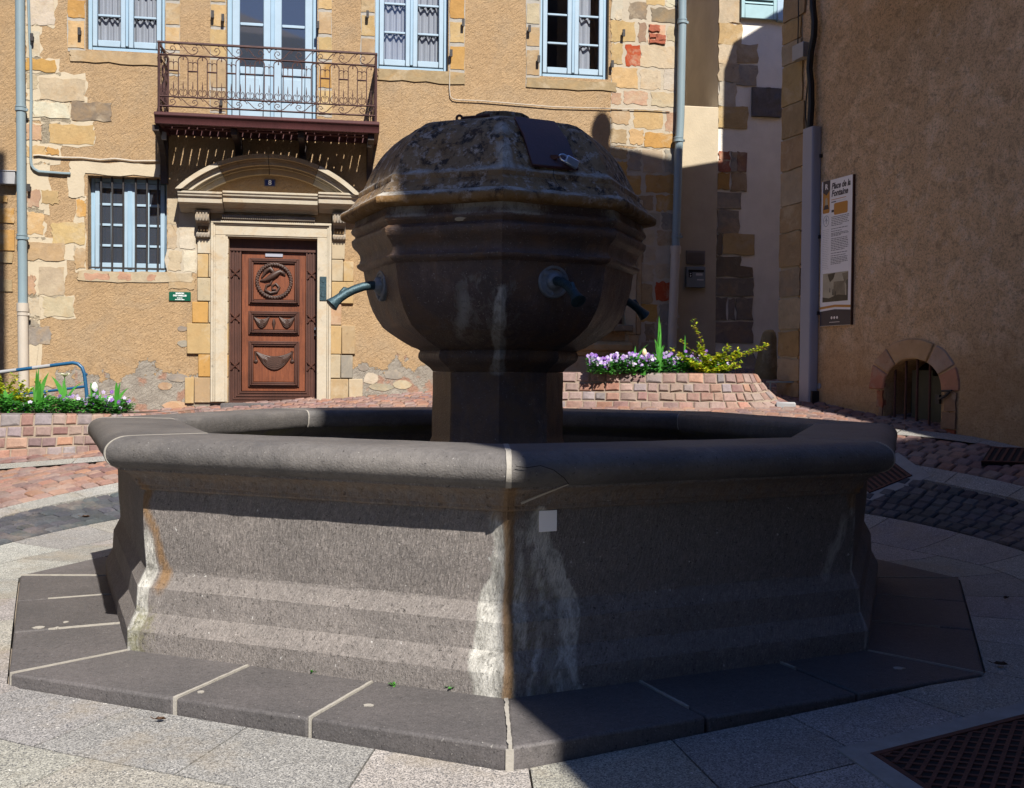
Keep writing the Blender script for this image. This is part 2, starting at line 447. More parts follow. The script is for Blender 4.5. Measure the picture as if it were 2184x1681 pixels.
def leafmat(key, rough=.45, trans=.35):
    t = NT(key); c = t.scale(t.attr('Col'), 1.)
    c = t.scale(c, t.ramp(t.noise(18., 3), .3, .7, .8, 1.2))
    b = t.n('BsdfPrincipled', {'Base Color': c, 'Roughness': rough, 'Specular IOR Level': .35})
    tr = t.n('BsdfTranslucent', {'Color': c}); mx = t.n('MixShader', {0: trans, 1: b.outputs[0], 2: tr.outputs[0]})
    t.t.links.new(mx.outputs[0], t.out.inputs[0]); MT[key] = t.m
leafmat('leaf'); leafmat('petal', .6, .3)
# ------------------------------------------------------------------ camera, light
cam = bpy.data.cameras.new('camera'); co = bpy.data.objects.new('camera', cam); COL.objects.link(co)
cam.sensor_width = 36; cam.lens = 36*F/2184; cam.clip_end = 2000; cam.clip_start = .05
fw = Vector((0, cp_, -sp_)); up0 = Vector((0, sp_, cp_)); rt0 = Vector((1, 0, 0))
rt = rt0*cr_ + up0*sr_; up = up0*cr_ - rt0*sr_
m3 = Matrix((rt, up, -fw)).transposed()
co.matrix_world = Matrix.Translation((0, 0, H)) @ m3.to_4x4()
scene.camera = co

PHI, ELV = R_(21.), R_(47.)
SUN = Vector((sin(PHI)*cos(ELV), -cos(PHI)*cos(ELV), sin(ELV)))       # towards the sun
w = bpy.data.worlds.new('World'); scene.world = w; w.use_nodes = True
nt = w.node_tree; bg = nt.nodes['Background']; sky = nt.nodes.new('ShaderNodeTexSky')
sky.sky_type = 'NISHITA'; sky.sun_disc = False; sky.sun_elevation = ELV
sky.sun_rotation = pi - PHI; sky.air_density = 1.1; sky.dust_density = .3; sky.ozone_density = 2.2
tint = nt.nodes.new('ShaderNodeMix'); tint.data_type = 'RGBA'; tint.blend_type = 'MULTIPLY'; tint.inputs[0].default_value = 1.; tint.inputs[7].default_value = (.64, .91, 1.42, 1)
nt.links.new(sky.outputs[0], tint.inputs[6]); nt.links.new(tint.outputs[2], bg.inputs[0]); bg.inputs[1].default_value = .055
sl = bpy.data.lights.new('sun', 'SUN'); sl.energy = 5.; sl.angle = R_(.55); sl.color = (1., .945, .86)
so = bpy.data.objects.new('sun', sl); COL.objects.link(so)
so.rotation_euler = SUN.to_track_quat('Z', 'Y').to_euler(); so.location = SUN*40
scene.view_settings.view_transform = 'Standard'; scene.view_settings.look = 'None'
scene.view_settings.exposure = .92; scene.view_settings.gamma = 1.
scene.cycles.max_bounces = 7; scene.cycles.diffuse_bounces = 3; scene.cycles.transparent_max_bounces = 10

# ------------------------------------------------------------------ ground
def rgb(c, j): 
    k = 1+random.uniform(-j, j); return tuple(max(0., x*k*(1+random.uniform(-j, j)*.25)) for x in c)
xs = [-220, -120, -60, -30, -18] + [-12+i*.4 for i in range(61)] + [18, 30, 60, 120, 220]
ys = [-220, -120, -60, -30, -12] + [-6+i*.4 for i in range(68)] + [26, 40, 80, 160, 300]
g = MB(); g.grid([[(x, y, gz(x, y)-.032 - (.2 if hypot(x-CX, y-CY) < 2.7 else 0)) for x in xs] for y in ys])
tag(g.build('ground', MT['sand joint'], smooth=60), kind='structure')

def polar(r, a, dz=0.):
    x, y = CX+r*cos(a), CY+r*sin(a); return Vector((x, y, gz(x, y)+dz))
def octR(R, a):
    """radius of the octagon with corner radius R in direction a"""
    q = (a-TH+pi/2) % (pi/4); return R*cos(pi/8)/cos(q-pi/8)

def patch(mb, fr, a0, a1, na, nr, col, th=.03, gap=.004):
    """a paving slab between two radius functions; curved with the ground"""
    rm = .5*(fr(a0)[0]+fr(a0)[1]); ga = gap/rm
    rows = []
    for i in range(nr+1):
        row = []
        for j in range(na+1):
            a = a0+ga+(a1-a0-2*ga)*j/na; r0, r1 = fr(a); r0 += gap; r1 -= gap
            row.append(polar(r0+(r1-r0)*i/nr, a))
        rows.append(row)
    b = len(mb.v); mb.grid(rows, col)
    n = na+1; edge = [j for j in range(n)] + [i*n+na for i in range(1, nr+1)] + [nr*n+j for j in range(na-1, -1, -1)] + [i*n for i in range(nr-1, 0, -1)]
    c = len(mb.v); mb.v += [(mb.v[b+e][0], mb.v[b+e][1], mb.v[b+e][2]-th) for e in edge]; k = len(edge)
    for i in range(k): mb.face((b+edge[i], c+i, c+(i+1) % k, b+edge[(i+1) % k]), col)

GR = (.40, .385, .35)
pv = MB(); RSTEP = 3.13; RA, RB = 3.42, 3.83
GC = Vector((1.37, 3.89, 0)); GX = Vector((.905, .425, 0)); GY = Vector((.30, -.954, 0))    # the iron grate near the camera
def in_grate(x, y, m=.14):
    d = Vector((x, y, 0))-GC; det = GX.x*GY.y-GX.y*GY.x
    s = (d.x*GY.y-d.y*GY.x)/det; t = (GX.x*d.y-GX.y*d.x)/det
    return -m < s < .95+m and -m < t < .75+m
na = 32
for i in range(na):
    a0 = 2*pi*i/na + .055; a1 = 2*pi*(i+1)/na + .055
    patch(pv, lambda a: (octR(RSTEP, a)+.006, RA + .10*cos(8*(a-TH))*.6), a0, a1, 6, 3, rgb(GR, .17))
for i in range(na):
    a0 = 2*pi*(i+.42)/na + .05; a1 = 2*pi*(i+1.42)/na + .05
    patch(pv, lambda a: (RA + .10*cos(8*(a-TH))*.6, RB), a0, a1, 6, 3, rgb(GR, .17))
# outer apron towards the camera
for k, (ra, rb) in enumerate(((RB, 4.75), (4.75, 5.7), (5.7, 6.7), (6.7, 7.7))):
    n_ = 34+6*k
    for i in range(n_):
        a0 = pi*1.12 + pi*.76*i/n_; a1 = pi*1.12 + pi*.76*(i+1)/n_
        patch(pv, lambda a: (ra, rb), a0+.03*k, a1+.03*k, 4, 3, rgb(GR, .10))
tag(pv.build('granite_paving', MT['granite'], smooth=30), kind='structure')

# granite bands between the cobbles
def chaik(p, n=2):
    for _ in range(n):
        q = [p[0]]
        for a, b in zip(p, p[1:]): q += [(a[0]*.75+b[0]*.25, a[1]*.75+b[1]*.25), (a[0]*.25+b[0]*.75, a[1]*.25+b[1]*.75)]
        p = q+[p[-1]]
    return p
BAND2 = chaik([(-9., 9.5), (-7, 9.9), (-5.07, 10.37), (-4.06, 10.6), (-2, 11.05), (0, 11.35), (2, 11.2), (3.15, 10.8), (3.85, 10.37), (4.22, 10.08), (4.70, 9.42), (4.98, 8.6), (5.15, 7.2), (5.2, 5.2)])
def band2_dist(x, y):
    best = 9
    for (ax, ay), (bx, by) in zip(BAND2, BAND2[1:]):
        dx, dy = bx-ax, by-ay; t = max(0, min(1, ((x-ax)*dx+(y-ay)*dy)/(dx*dx+dy*dy)))
        best = min(best, hypot(x-ax-t*dx, y-ay-t*dy))
    return best
bd = MB()
A0, A1 = -.38, pi*1.1
n_ = 26
for i in range(n_):
    a0 = A0+(A1-A0)*i/n_; a1 = A0+(A1-A0)*(i+1)/n_
    patch(bd, lambda a: (4.42, 4.61), a0, a1, 5, 2, rgb(GR, .10))
acc = 0; seg = []
pts = BAND2
def at_len(L):
    for (ax, ay), (bx, by) in zip(pts, pts[1:]):
        l = hypot(bx-ax, by-ay)
        if L <= l: return ax+(bx-ax)*L/l, ay+(by-ay)*L/l, (bx-ax)/l, (by-ay)/l
        L -= l
    return bx, by, (bx-ax)/l, (by-ay)/l
tot = sum(hypot(b[0]-a[0], b[1]-a[1]) for a, b in zip(pts, pts[1:])); L = 0
while L < tot-1:
    ln = random.uniform(.75, 1.0); rows = []
    for wv in (-.14, 0, .14):
        row = []
        for j in range(6):
            x, y, tx, ty = at_len(L+.004+(ln-.008)*j/5); x -= ty*wv; y += tx*wv
            row.append((x, y, gz(x, y)))
        rows.append(row)
    bd.grid(rows, rgb(GR, .09)); L += ln
tag(bd.build('granite_band', MT['granite'], smooth=30), kind='structure')

# cobbles, each one a small worn block
def cobble_block(mb, c, ax, ay, lx, ly, col, jit, crown):
    o = Vector((c[0], c[1], 0)); pts = []
    for sx, sy in ((-1, -1), (1, -1), (1, 1), (-1, 1)):
        pts.append(o + ax*(sx*lx/2*(1+random.uniform(-jit, jit))) + ay*(sy*ly/2*(1+random.uniform(-jit, jit))))
    dz = random.uniform(-.006, .006); b = len(mb.v)
    tilt = (random.uniform(-.05, .05), random.uniform(-.05, .05))
    for k, (s, z) in enumerate(((1., -.035), (1., -.008), (.80, crown))):
        for p in pts:
            q = o+(p-o)*s; d = q-o
            mb.v.append((q.x, q.y, gz(q.x, q.y)+z+dz+d.dot(ax)*tilt[0]+d.dot(ay)*tilt[1]))
    for l in range(2):
        for i in range(4): mb.face((b+l*4+i, b+l*4+(i+1) % 4, b+(l+1)*4+(i+1) % 4, b+(l+1)*4+i), col)
    mb.face((b+8, b+9, b+10, b+11), col)
BLK = (.072, .076, .086); RED = (.24, .115, .085)
REDS = [(.27, .155, .125), (.22, .125, .11), (.30, .185, .145), (.21, .14, .13), (.31, .16, .11), (.26, .18, .16)]
cb = MB()
r = 3.845
while r+.092 < 4.425:
    h_ = .092; n_ = int(2*pi*r/.135); off = random.random()
    for i in range(n_):
        a = 2*pi*(i+off)/n_
        if not (-.5 < (a+.6) % (2*pi)-.6 < pi+.6): continue
        x, y = CX+(r+h_/2)*cos(a), CY+(r+h_/2)*sin(a); ra = Vector((cos(a), sin(a), 0)); ta = Vector((-sin(a), cos(a), 0))
        cobble_block(cb, (x, y), ta, ra, .135*.93, h_*.91, rgb(BLK, .25), .07, .006)
    r += h_
tag(cb.build('black_cobbles', MT['cobble'], smooth=25), kind='structure')
cb = MB(); r = 4.62
while r < 9.4:
    h_ = .105; n_ = int(2*pi*r/.155); off = random.random()
    for i in range(n_):
        a = 2*pi*(i+off)/n_
        if not (-.45 < (a+.6) % (2*pi)-.6 < pi+.55): continue
        x, y = CX+(r+h_/2)*cos(a), CY+(r+h_/2)*sin(a)
        if abs(x) > 6.6 or band2_dist(x, y) < .185: continue
        ra = Vector((cos(a), sin(a), 0)); ta = Vector((-sin(a), cos(a), 0))
        cobble_block(cb, (x, y), ta, ra, .155*random.uniform(.86, .94), h_*.90, rgb(random.choice(REDS), .16), .09, .007)
    r += h_
tag(cb.build('red_cobbles', MT['cobble'], smooth=25), kind='structure')

# ------------------------------------------------------------------ fountain
ftn = empty('stone_fountain', (CX, CY, 0), TH, 'octagonal dark stone fountain with domed bowl on a pedestal in a wide basin', 'fountain')
def oct_grid(mb, prof, m, facets=range(8), wob=0., wscale=6., mit=0., chip=None):
    """octagonal loft, one facet after the other; k=0 is the facet right of the corner nearest the camera"""
    if mb.uv is None: mb.uv = []
    for k in facets:
        a0 = -pi/2 + k*pi/4; a1 = a0+pi/4; rows = []; arc = 0
        for q, (Rr, z) in enumerate(prof):
            if q: arc += hypot(Rr-prof[q-1][0], z-prof[q-1][1])
            p0 = Vector((Rr*cos(a0), Rr*sin(a0), z)); p1 = Vector((Rr*cos(a1), Rr*sin(a1), z)); L = (p1-p0).length
            row = []
            for j in range(m+1):
                t = (mit + (L-2*mit)*j/m)/L if L > 2*mit else .5
                p = p0.lerp(p1, t)
                if wob:
                    d = Vector((p.x, p.y, 0)); d = d.normalized() if d.length > 1e-6 else d
                    f_ = mn.noise(p*wscale)*.6 + mn.noise(p*wscale*2.7)*.3 + mn.noise(p*wscale*6.1)*.18
                    p = p + (d+Vector((0, 0, .35)))*f_*wob
                row.append(p); mb.uv.append((k*7.3+t*L, arc))
            rows.append(row)
        mb.grid([[tuple(p) for p in r_] for r_ in rows])
    return mb
def arr(P, k):
    """signed distance along the wall from corner k (positive = to the right seen from outside), in local space"""
    a = -pi/2+k*pi/4; t = Vector((-sin(a), cos(a), 0)); d = Vector((cos(a), sin(a), 0))
    return P.dot(t) if P.dot(d) > 0 else 9
def stains(P):
    w_ = o_ = g_ = 0.
    z = P.z; n1 = mn.noise(Vector((P.x*5, P.y*5, z*5)))*.05 + mn.noise(Vector((P.x*15, P.y*15, z*9)))*.018
    # nearest corner
    s = arr(P, 0)+n1
    if abs(s) < 1:
        if -.35 < s <= 0:
            wl = .046 + .10*sstep(.78, .05, z); w_ = max(w_, sstep(wl+.05, wl-.02, -s)*(.75 if -s < wl*.5 else 1.)*sstep(.86, .7, z))
            w_ *= .55+.45*sstep(.01, .05, -s)
        elif s > 0:
            c0 = .13+.15*sstep(.78, .25, z)
            w_ = max(w_, sstep(.055, .012, abs(s-c0))*1.25*sstep(.84, .74, z), .40*sstep(c0, c0-.04, s)*sstep(.8, .7, z))
            tt_ = s/c0; w_ = max(w_, sstep(.12, .40, mn.noise(Vector((tt_*7., z*1.3, 2.))))*.72*sstep(1.02, .9, tt_)*sstep(.0, .2, tt_)*sstep(.79, .70, z))
            g_ = max(g_, .42*sstep(c0, c0-.05, s)*sstep(.75, .5, z))
        o_ = max(o_, sstep(.035, .008, abs(s-.004-n1*.6))*sstep(.98, .85, z)*1.35)
        if z > .74: o_ = max(o_, sstep(.10, .02, abs(s))*.7*sstep(.99, .9, z))
    s = arr(P, -1)+n1
    if abs(s) < 1:
        w_ = max(w_, sstep(.075, .02, abs(s-.035*sstep(.7, .1, z)))*sstep(.68, .45, z)*1.05)
        if s > 0:
            o_ = max(o_, sstep(.05, .01, abs(s-.035-.075*sstep(.75, .35, z)))*sstep(.22, .34, z)*sstep(.86, .78, z)*.95)
            g_ = max(g_, sstep(.3, .05, s)*sstep(.40, .12, z)*.62)
            if z > .68: o_ = max(o_, sstep(.07, .0, abs(s))*.9*sstep(.9, .8, z))
    s = arr(P, 1)+n1
    if abs(s) < .6:
        w_ = max(w_, sstep(.06, .01, abs(s+.07+.10*sstep(.7, .3, z)))*.62*sstep(.75, .62, z)*sstep(.25, .4, z), sstep(.03, .0, abs(s))*.75*sstep(.9, .7, z))
        if z > .68: o_ = max(o_, sstep(.07, .0, abs(s))*.9*sstep(.9, .8, z))
    if .772 < z < .88: o_ = max(o_, .50)
    if z < .02 and 0: g_ = .5
    return w_, o_, g_
# plinth of flagstones
SZ = 0.
for k in range(8):
    a0 = -pi/2+k*pi/4; a1 = a0+pi/4
    q = lambda R_, a, z=0: Vector((R_*cos(a), R_*sin(a), z))
    o0, o1, i0, i1 = q(RSTEP, a0), q(RSTEP, a1), q(2.42, a0), q(2.42, a1)
    cuts = [0, .36+.02*sin(k*3), .665+.02*cos(k*5), 1]
    for j in range(3):
        gp = .006
        pts = []
        L = (o1-o0).length
        A = o0.lerp(o1, cuts[j]+gp/L); B = o0.lerp(o1, cuts[j+1]-gp/L)
        # interior cuts run square to the edge; the end cuts are mitred
        nrm = (i0.lerp(i1, .5)-o0.lerp(o1, .5)); 
        C = i1.lerp(i0, gp/L) if j == 2 else B+nrm
        D = i0.lerp(i1, gp/L) if j == 0 else A+nrm
        sl_ = MB(); sl_.prism([(p.x, p.y) for p in (A, B, C, D)], -.30, .0 - random.uniform(0, .004), 'z')
        sl_.build('plinth_slab', MT['flag basalt'], ftn, bevel=.013, bevseg=3)
# mortar in the plinth joints
def strip(mb, a, b, wd, z0, z1):
    mb = MB()
    d = (b-a); d.z = 0; d.normalize(); s = Vector((-d.y, d.x, 0))*wd/2
    nn = 44; rows = []
    for i in range(nn+1):
        p = a.lerp(b, i/nn); f1 = 1+.75*mn.noise(p*9)+.7*mn.noise(p*31); f2 = 1+.6*mn.noise(p*9+Vector((5, 5, 5)))+.5*mn.noise(p*31+Vector((3, 5, 5)))
        rows.append([tuple(p-s*f1+Vector((0, 0, z0))), tuple(p-s*f1+Vector((0, 0, z1))), tuple(p+s*f2+Vector((0, 0, z1))), tuple(p+s*f2+Vector((0, 0, z0)))])
    mb.grid(rows); mb.face((0, 1, 2, 3)); e_ = len(mb.v); mb.face((e_-1, e_-2, e_-3, e_-4)); mb.build('mortar_joint', MT['white mortar'], ftn, smooth=30)
mj = None
for k in range(8):
    a0 = -pi/2+k*pi/4; a1 = a0+pi/4
    o0, o1, i0, i1 = q(RSTEP, a0), q(RSTEP, a1), q(2.42, a0), q(2.42, a1); nrm = (i0.lerp(i1, .5)-o0.lerp(o1, .5))
    strip(mj, i0, o0*.9985,   .015 if k == 0 else .007, -.2, .0022)
    for j, c in enumerate((.36+.02*sin(k*3), .665+.02*cos(k*5))):
        P = o0.lerp(o1, c); f0, f1 = ((-.002, 1.) if k in (7, 0) else (-.001, .75))
        if k == 0: f0, f1 = (.12, .80) if j == 0 else (.0, .38)
        strip(mj, P.lerp(P+nrm, 1-f0), P.lerp(P+nrm, 1-f1), (.012 if k in (7, 0) else .006), -.2, .0022)
mj = MB(); mj.box((-.016, -RSTEP-.001, -.2), (.014, -RSTEP+.03, -.012))
mj.build('mortar_joint', MT['white mortar'], ftn, smooth=30)
for (aa, rr, sx, sy) in ((-2.62, 2.80, .042, .014), (-2.60, 2.72, .014, .009), (-2.64, 2.66, .018, .008), (-2.05, 2.80, .022, .008), (-1.78, 2.72, .03, .006), (-.86, 2.82, .033, .014)):
    n_ = 11; c = q(rr, aa); sp_m = MB()
    sp_m.prism([(c.x+sx*(.75+.7*mn.noise(Vector((i*1.7, aa*5, 0))))*cos(2*pi*i/n_), c.y+sy*2.2*(.75+.7*mn.noise(Vector((i*1.3, rr*5, 3))))*sin(2*pi*i/n_)) for i in range(n_)], -.01, .0025, 'z')
    sp_m.build('mortar_splash', MT['white mortar'], ftn, smooth=0)
# basin body: straight sides above a moulded foot, cove under the rim
body = [(2.575, -.05), (2.575, .096), (2.572, .102), (2.535, .172), (2.53, .18), (2.522, .300), (2.516, .308), (2.482, .374), (2.478, .384), (2.492, .55), (2.494, .772), (2.512, .776), (2.518, .784), (2.519, .798), (2.530, .803), (2.532, .809), (2.534, .822), (2.542, .838), (2.557, .852), (2.580, .864), (2.600, .871), (2.612, .876), (2.614, .892), (2.52, .896)]
def dens(p, st):
    o = []
    for a, b in zip(p, p[1:]):
        n = max(1, int(hypot(a[0]-b[0], a[1]-b[1])/st)); o += [(a[0]+(b[0]-a[0])*i/n, a[1]+(b[1]-a[1])*i/n) for i in range(n)]
    return o+[p[-1]]
bm_ = MB(); oct_grid(bm_, dens(body, .03), 90, (7, 0), wob=.004, wscale=5.); oct_grid(bm_, dens(body, .06), 24, (1, 2, 3, 4, 5, 6), wob=.004, wscale=5.)
bm_.build('basin_wall', MT['tooled basalt'], ftn, smooth=24, attrs=stains)
inn = [(2.12, .90), (2.17, .86), (2.21, .845), (2.235, .82), (2.24, .3), (2.2, .02), (0.02, .0)]
im = MB(); oct_grid(im, dens(inn, .12), 10, range(8), wob=.006)
def instains(P):
    n1 = mn.noise(P*4)
    return (0, .0, (.55+.3*n1)*sstep(.80, .87, P.z))
im.build('basin_lining', MT['smooth basalt'], ftn, smooth=30, attrs=instains)
# rim stones, mitred at the corners
rimp = [(2.50, .885)] + [(2.600+.091*sin(t), .957-.070*cos(t)) for t in [i*pi/2/8 for i in range(1, 9)]]
rimp += [(2.575+.116*cos(t), .962+.077*sin(t)) for t in [i*pi/2/9 for i in range(1, 10)]]
rimp += [(2.52, 1.0395), (2.15, 1.036), (2.128, 1.030), (2.113, 1.012), (2.108, .985), (2.112, .93), (2.125, .90), (2.16, .872)]
for k in range(8):
    rm = MB(); oct_grid(rm, rimp, 60 if k in (7, 0) else 20, (k,), wob=.0075, wscale=5.5, mit=.004)
    rm.build('rim_stone', MT['smooth basalt'], ftn, smooth=35, attrs=lambda P: (0, .0, .12 if P.z > 1 else .0))
for k in range(8):
    rj = MB()
    a = -pi/2+k*pi/4; d = Vector((cos(a), sin(a), 0)); s = Vector((-sin(a), cos(a), 0)); hw = .011 if k == 0 else .0045
    rows = []
    pr = rimp[1:-1]
    for i, (Rr, z) in enumerate(pr):
        pn = (pr[min(i+1, len(pr)-1)][0]-pr[max(i-1, 0)][0], pr[min(i+1, len(pr)-1)][1]-pr[max(i-1, 0)][1]); l = hypot(*pn) or 1
        off = .0022; nx, nz = pn[1]/l, -pn[0]/l
        p = d*(Rr-nx*-off if 0 else Rr) + Vector((0, 0, z)); p = p + (d*nx + Vector((0, 0, nz)))*off
        dn = (d*nx+Vector((0, 0, nz)))*.012
        hh = hw*(1+.45*mn.noise(p*11))
        rows.append([tuple(p-s*hh-dn), tuple(p-s*hh), tuple(p+s*hh), tuple(p+s*hh-dn)])
    rj.grid(rows); rj.build('rim_joint', MT['white mortar'], ftn, smooth=30)
# crack and mended piece right of the near corner
ck = MB()
pth = []
for i, (u, Rr, z) in enumerate(((.03, 2.702, .985), (.08, 2.703, .978), (.14, 2.704, .985), (.20, 2.704, .965), (.25, 2.70, .93), (.275, 2.675, .90), (.20, 2.617, .868), (.13, 2.59, .842), (.06, 2.567, .815))):
    a = -pi/2; fn = Vector((cos(a+pi/8), sin(a+pi/8), 0)); tt = Vector((-sin(a+pi/8), cos(a+pi/8), 0))
    p = Vector((0, -Rr, z)) + tt*(u) ; pth.append(p+fn*.001)
ck.tube(pth[:6], .0017, 5); ck.build('rim_crack', MT['pit'], ftn)
ck = MB(); ck.tube(pth[5:], [.002, .004, .005, .006], 5, flat=.6); ck.build('crack_filling', MT['mortar'], ftn)

# pedestal, bowl and domed cap
k_ = .0013707; zz = lambda y: 3.1246-k_*y
def bst(P):
    w_ = o_ = 0; z = P.z; n1 = mn.noise(P*6)*.05
    s = arr(P, 0)+n1
    if abs(s) < 1:
        w_ = max(w_, sstep(.075, .0, abs(s))*1.25*sstep(1.98, 1.75, z)*sstep(1.3, 1.4, z), sstep(.12, .0, abs(s+.22))*.6*sstep(2.0, 1.75, z)*sstep(1.45, 1.6, z), sstep(.05, 0, abs(s-.3+.9*(1.75-z)*0))*.3*sstep(1.8, 1.7, z)*sstep(1.5, 1.6, z))
    w_ = max(w_, (.36+n1*2)*sstep(.55, .1, abs(s+.1))*sstep(2.02, 1.9, z)*sstep(1.4, 1.55, z))
    if z < 1.62: o_ = .45+n1*4
    if z < 1.0: o_ = .55; w_ = max(w_, .25)
    s = arr(P, -1)
    if z > 1.3 and -.6 < s < .02: o_ = max(o_, .45)  # warm tint paints bounced light on the bowl's left facets
    if z <= 1.36 and -.5 < s < .02: o_ = max(o_, .95)  # stronger tint, bounced light painted on the pedestal's left facet
    if z > 2.27: w_ = max(w_, .36+.5*mn.noise(P*5))
    return w_, o_, 0.
ped = [(.47, .0), (.455, .85), (.448, .90), (.436, .93), (.433, 1.137), (.432, 1.30), (.434, 1.36)]
pm = MB(); oct_grid(pm, dens(ped, .03), 14, range(8), wob=.007, wscale=8.); pm.build('pedestal', MT['bowl stone'], ftn, smooth=35, attrs=bst)
bw = [(.36, 1.36), (.433, 1.362), (.452, 1.385), (.488, 1.411), (.517, 1.43), (.53, 1.452), (.529, 1.478), (.518, 1.497), (.535, 1.508), (.571, 1.521), (.62, 1.548), (.667, 1.576), (.718, 1.61), (.763, 1.644), (.80, 1.697),
      (.832, 1.754), (.852, 1.81), (.868, 1.864), (.879, 1.92), (.886, 1.965), (.893, 2.012), (.915, 2.022), (.934, 2.036), (.936, 2.052), (.92, 2.066), (.912, 2.088), (.918, 2.115), (.934, 2.14), (.958, 2.160), (.970, 2.176), (.976, 2.195), (.976, 2.212), (.962, 2.222),
      (.950, 2.234), (.958, 2.246), (.974, 2.256), (.978, 2.275), (.968, 2.292), (.956, 2.305), (.954, 2.345)]
bo = MB(); oct_grid(bo, dens(bw, .018), 40, (5, 6, 7, 0, 1), wob=.008, wscale=8.); oct_grid(bo, dens(bw, .03), 16, (2, 3, 4), wob=.008, wscale=7.)
bo.build('bowl', MT['bowl stone'], ftn, smooth=50, attrs=bst)
cp = [(.93, 2.338), (.985, 2.336), (1.02, 2.338), (1.036, 2.345), (1.045, 2.355), (1.046, 2.380), (1.036, 2.396), (1.0, 2.414), (.975, 2.440), (.955, 2.47), (.942, 2.487), (.932, 2.493), (.930, 2.528), (.918, 2.540), (.902, 2.545),
      (.885, 2.58), (.86, 2.632), (.83, 2.688), (.80, 2.737), (.75, 2.80), (.70, 2.850), (.66, 2.882), (.60, 2.905), (.5, 2.93), (.40, 2.95), (.0, 2.965)]
def cst(P):  # ledge lichen, whitened to lift the ledges out of their shade
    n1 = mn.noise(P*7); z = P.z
    return ((.62+.5*n1 if .392 < z-2. < .432 or .526 < z-2. < .56 else -1)  if 2.39 < z < 2.56 else ((.62+n1)*sstep(.09, .02, abs(arr(P, 0))) if z > 2.56 else 0.), (.85+.3*n1) if z < 2.395 else (.55+.4*n1 if 2.45 < z < 2.54 else .22+.5*n1), 0.)  # pale strip along the near arris is a painted highlight
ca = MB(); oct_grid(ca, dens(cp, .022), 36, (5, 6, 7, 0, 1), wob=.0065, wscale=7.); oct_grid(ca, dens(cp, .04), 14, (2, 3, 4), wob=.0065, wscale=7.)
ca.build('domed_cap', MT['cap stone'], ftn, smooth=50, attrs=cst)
tp = MB(); tp.prism([(.19*cos(2*pi*i/9)*(1+.12*sin(i*2.3)), -.12+.15*sin(2*pi*i/9)) for i in range(9)], 2.93, 3.022, 'z'); tp.prism([(.30*cos(2*pi*i/11)*(1+.1*sin(i*1.9)), -.06+.24*sin(2*pi*i/11)) for i in range(11)], 2.92, 2.985, 'z')
tp.build('crown_stone', MT['cap stone'], ftn, smooth=30, bevel=.008, attrs=lambda P: (.2, .2, 0))
# hatch plate on the facet right of the near corner
fa = -pi/2+pi/8; fn = Vector((cos(fa), sin(fa), 0)); ft = Vector((-sin(fa), cos(fa), 0)); ap = cos(pi/8)
def fpt(u, Rr, z, out=0.):
    return fn*(Rr*ap+out) + ft*u + Vector((0, 0, z))
hp = MB()
lo, hi = (.905, 2.555), (.672, 2.875)
mid = (.80, 2.74)
P = [fpt(-.170, *lo, .016), fpt(.135, *lo, .016), fpt(.105, *mid, .022), fpt(-.185, *mid, .022), fpt(.075, *hi, .022), fpt(-.195, *hi, .022)]
nn = Vector((0, 0, .012))+fn*.012
b = len(hp.v); hp.v += [tuple(p) for p in P] + [tuple(p+nn) for p in P]
for f_ in ((6, 7, 8, 9), (9, 8, 10, 11), (1, 0, 3, 2), (2, 3, 5, 4), (0, 1, 7, 6), (1, 2, 8, 7), (2, 4, 10, 8), (4, 5, 11, 10), (5, 3, 9, 11), (3, 0, 6, 9)): hp.face(f_)
hp.build('hatch', MT['hatch metal'], ftn, smooth=30, bevel=.003)
st = MB(); c0 = fpt(.01, .862, 2.625, .045)
st.tube([c0+Vector((0, 0, -.012))-ft*.03, c0-ft*.015+fn*.012, c0+fn*.018+ft*.01], .007, 8); st.box((-.02, -.006, -.012), (.02, .006, .012), M=Matrix.Translation(c0-ft*.03))
st.build('hasp', MT['rusty iron'], ftn)
hk = MB()      # iron ring and bars lying on the crown
def ringpath(c, r, ax, ay, n=20): return [Vector(c)+ax*r*cos(2*pi*i/n)+ay*r*sin(2*pi*i/n) for i in range(n+1)]
c1 = Vector((-.262, -.36, 2.945)); X_, Z_ = Vector((1, 0, 0)), Vector((0, 0, 1))
hk.tube(ringpath(c1, .017, X_, Z_), .008, 8); hk.tube([c1+X_*.02, c1+X_*.10+Z_*.008, c1+X_*.19+Z_*.024], .012, 8)
hk.build('iron_ring', MT['rusty iron'], ftn)
hk = MB(); c2 = fn*.60+ft*.27+Vector((0, 0, 2.838)); hk.tube([c2-ft*.06+Z_*.03, c2, c2+ft*.055-Z_*.03, c2+ft*.07-Z_*.035], .011, 8); hk.build('iron_bar', MT['rusty iron'], ftn)
# drip wire hanging below the hatch
dw = MB(); dw.tube([fpt(-.03, .912, 2.55, .012), fpt(-.04, .935, 2.51, .012), fpt(-.035, .955, 2.475, .014), fpt(-.01, .985, 2.43, .014)], .002, 5); dw.build('drip_wire', MT['black iron'], ftn)
# pale chip on the bowl
ch = MB(); a7 = -pi/2-pi/8; f7 = Vector((cos(a7), sin(a7), 0)); t7 = Vector((-sin(a7), cos(a7), 0)); c = f7*(.957*ap+.008)+t7*.105+Vector((0, 0, 2.25))
n_ = 12; rows = [[tuple(c+f7*.012)]*(n_+1)] + [[tuple(c+f7*(.010*(1-s_))+(t7*.035*cos(2*pi*i/n_)*(1+.25*sin(i*2.7))+Z_*.018*sin(2*pi*i/n_))*s_) for i in range(n_+1)] for s_ in (.6, 1.)]
ch.grid(rows); ch.build('chipped_patch', MT['lime wash'], ftn)
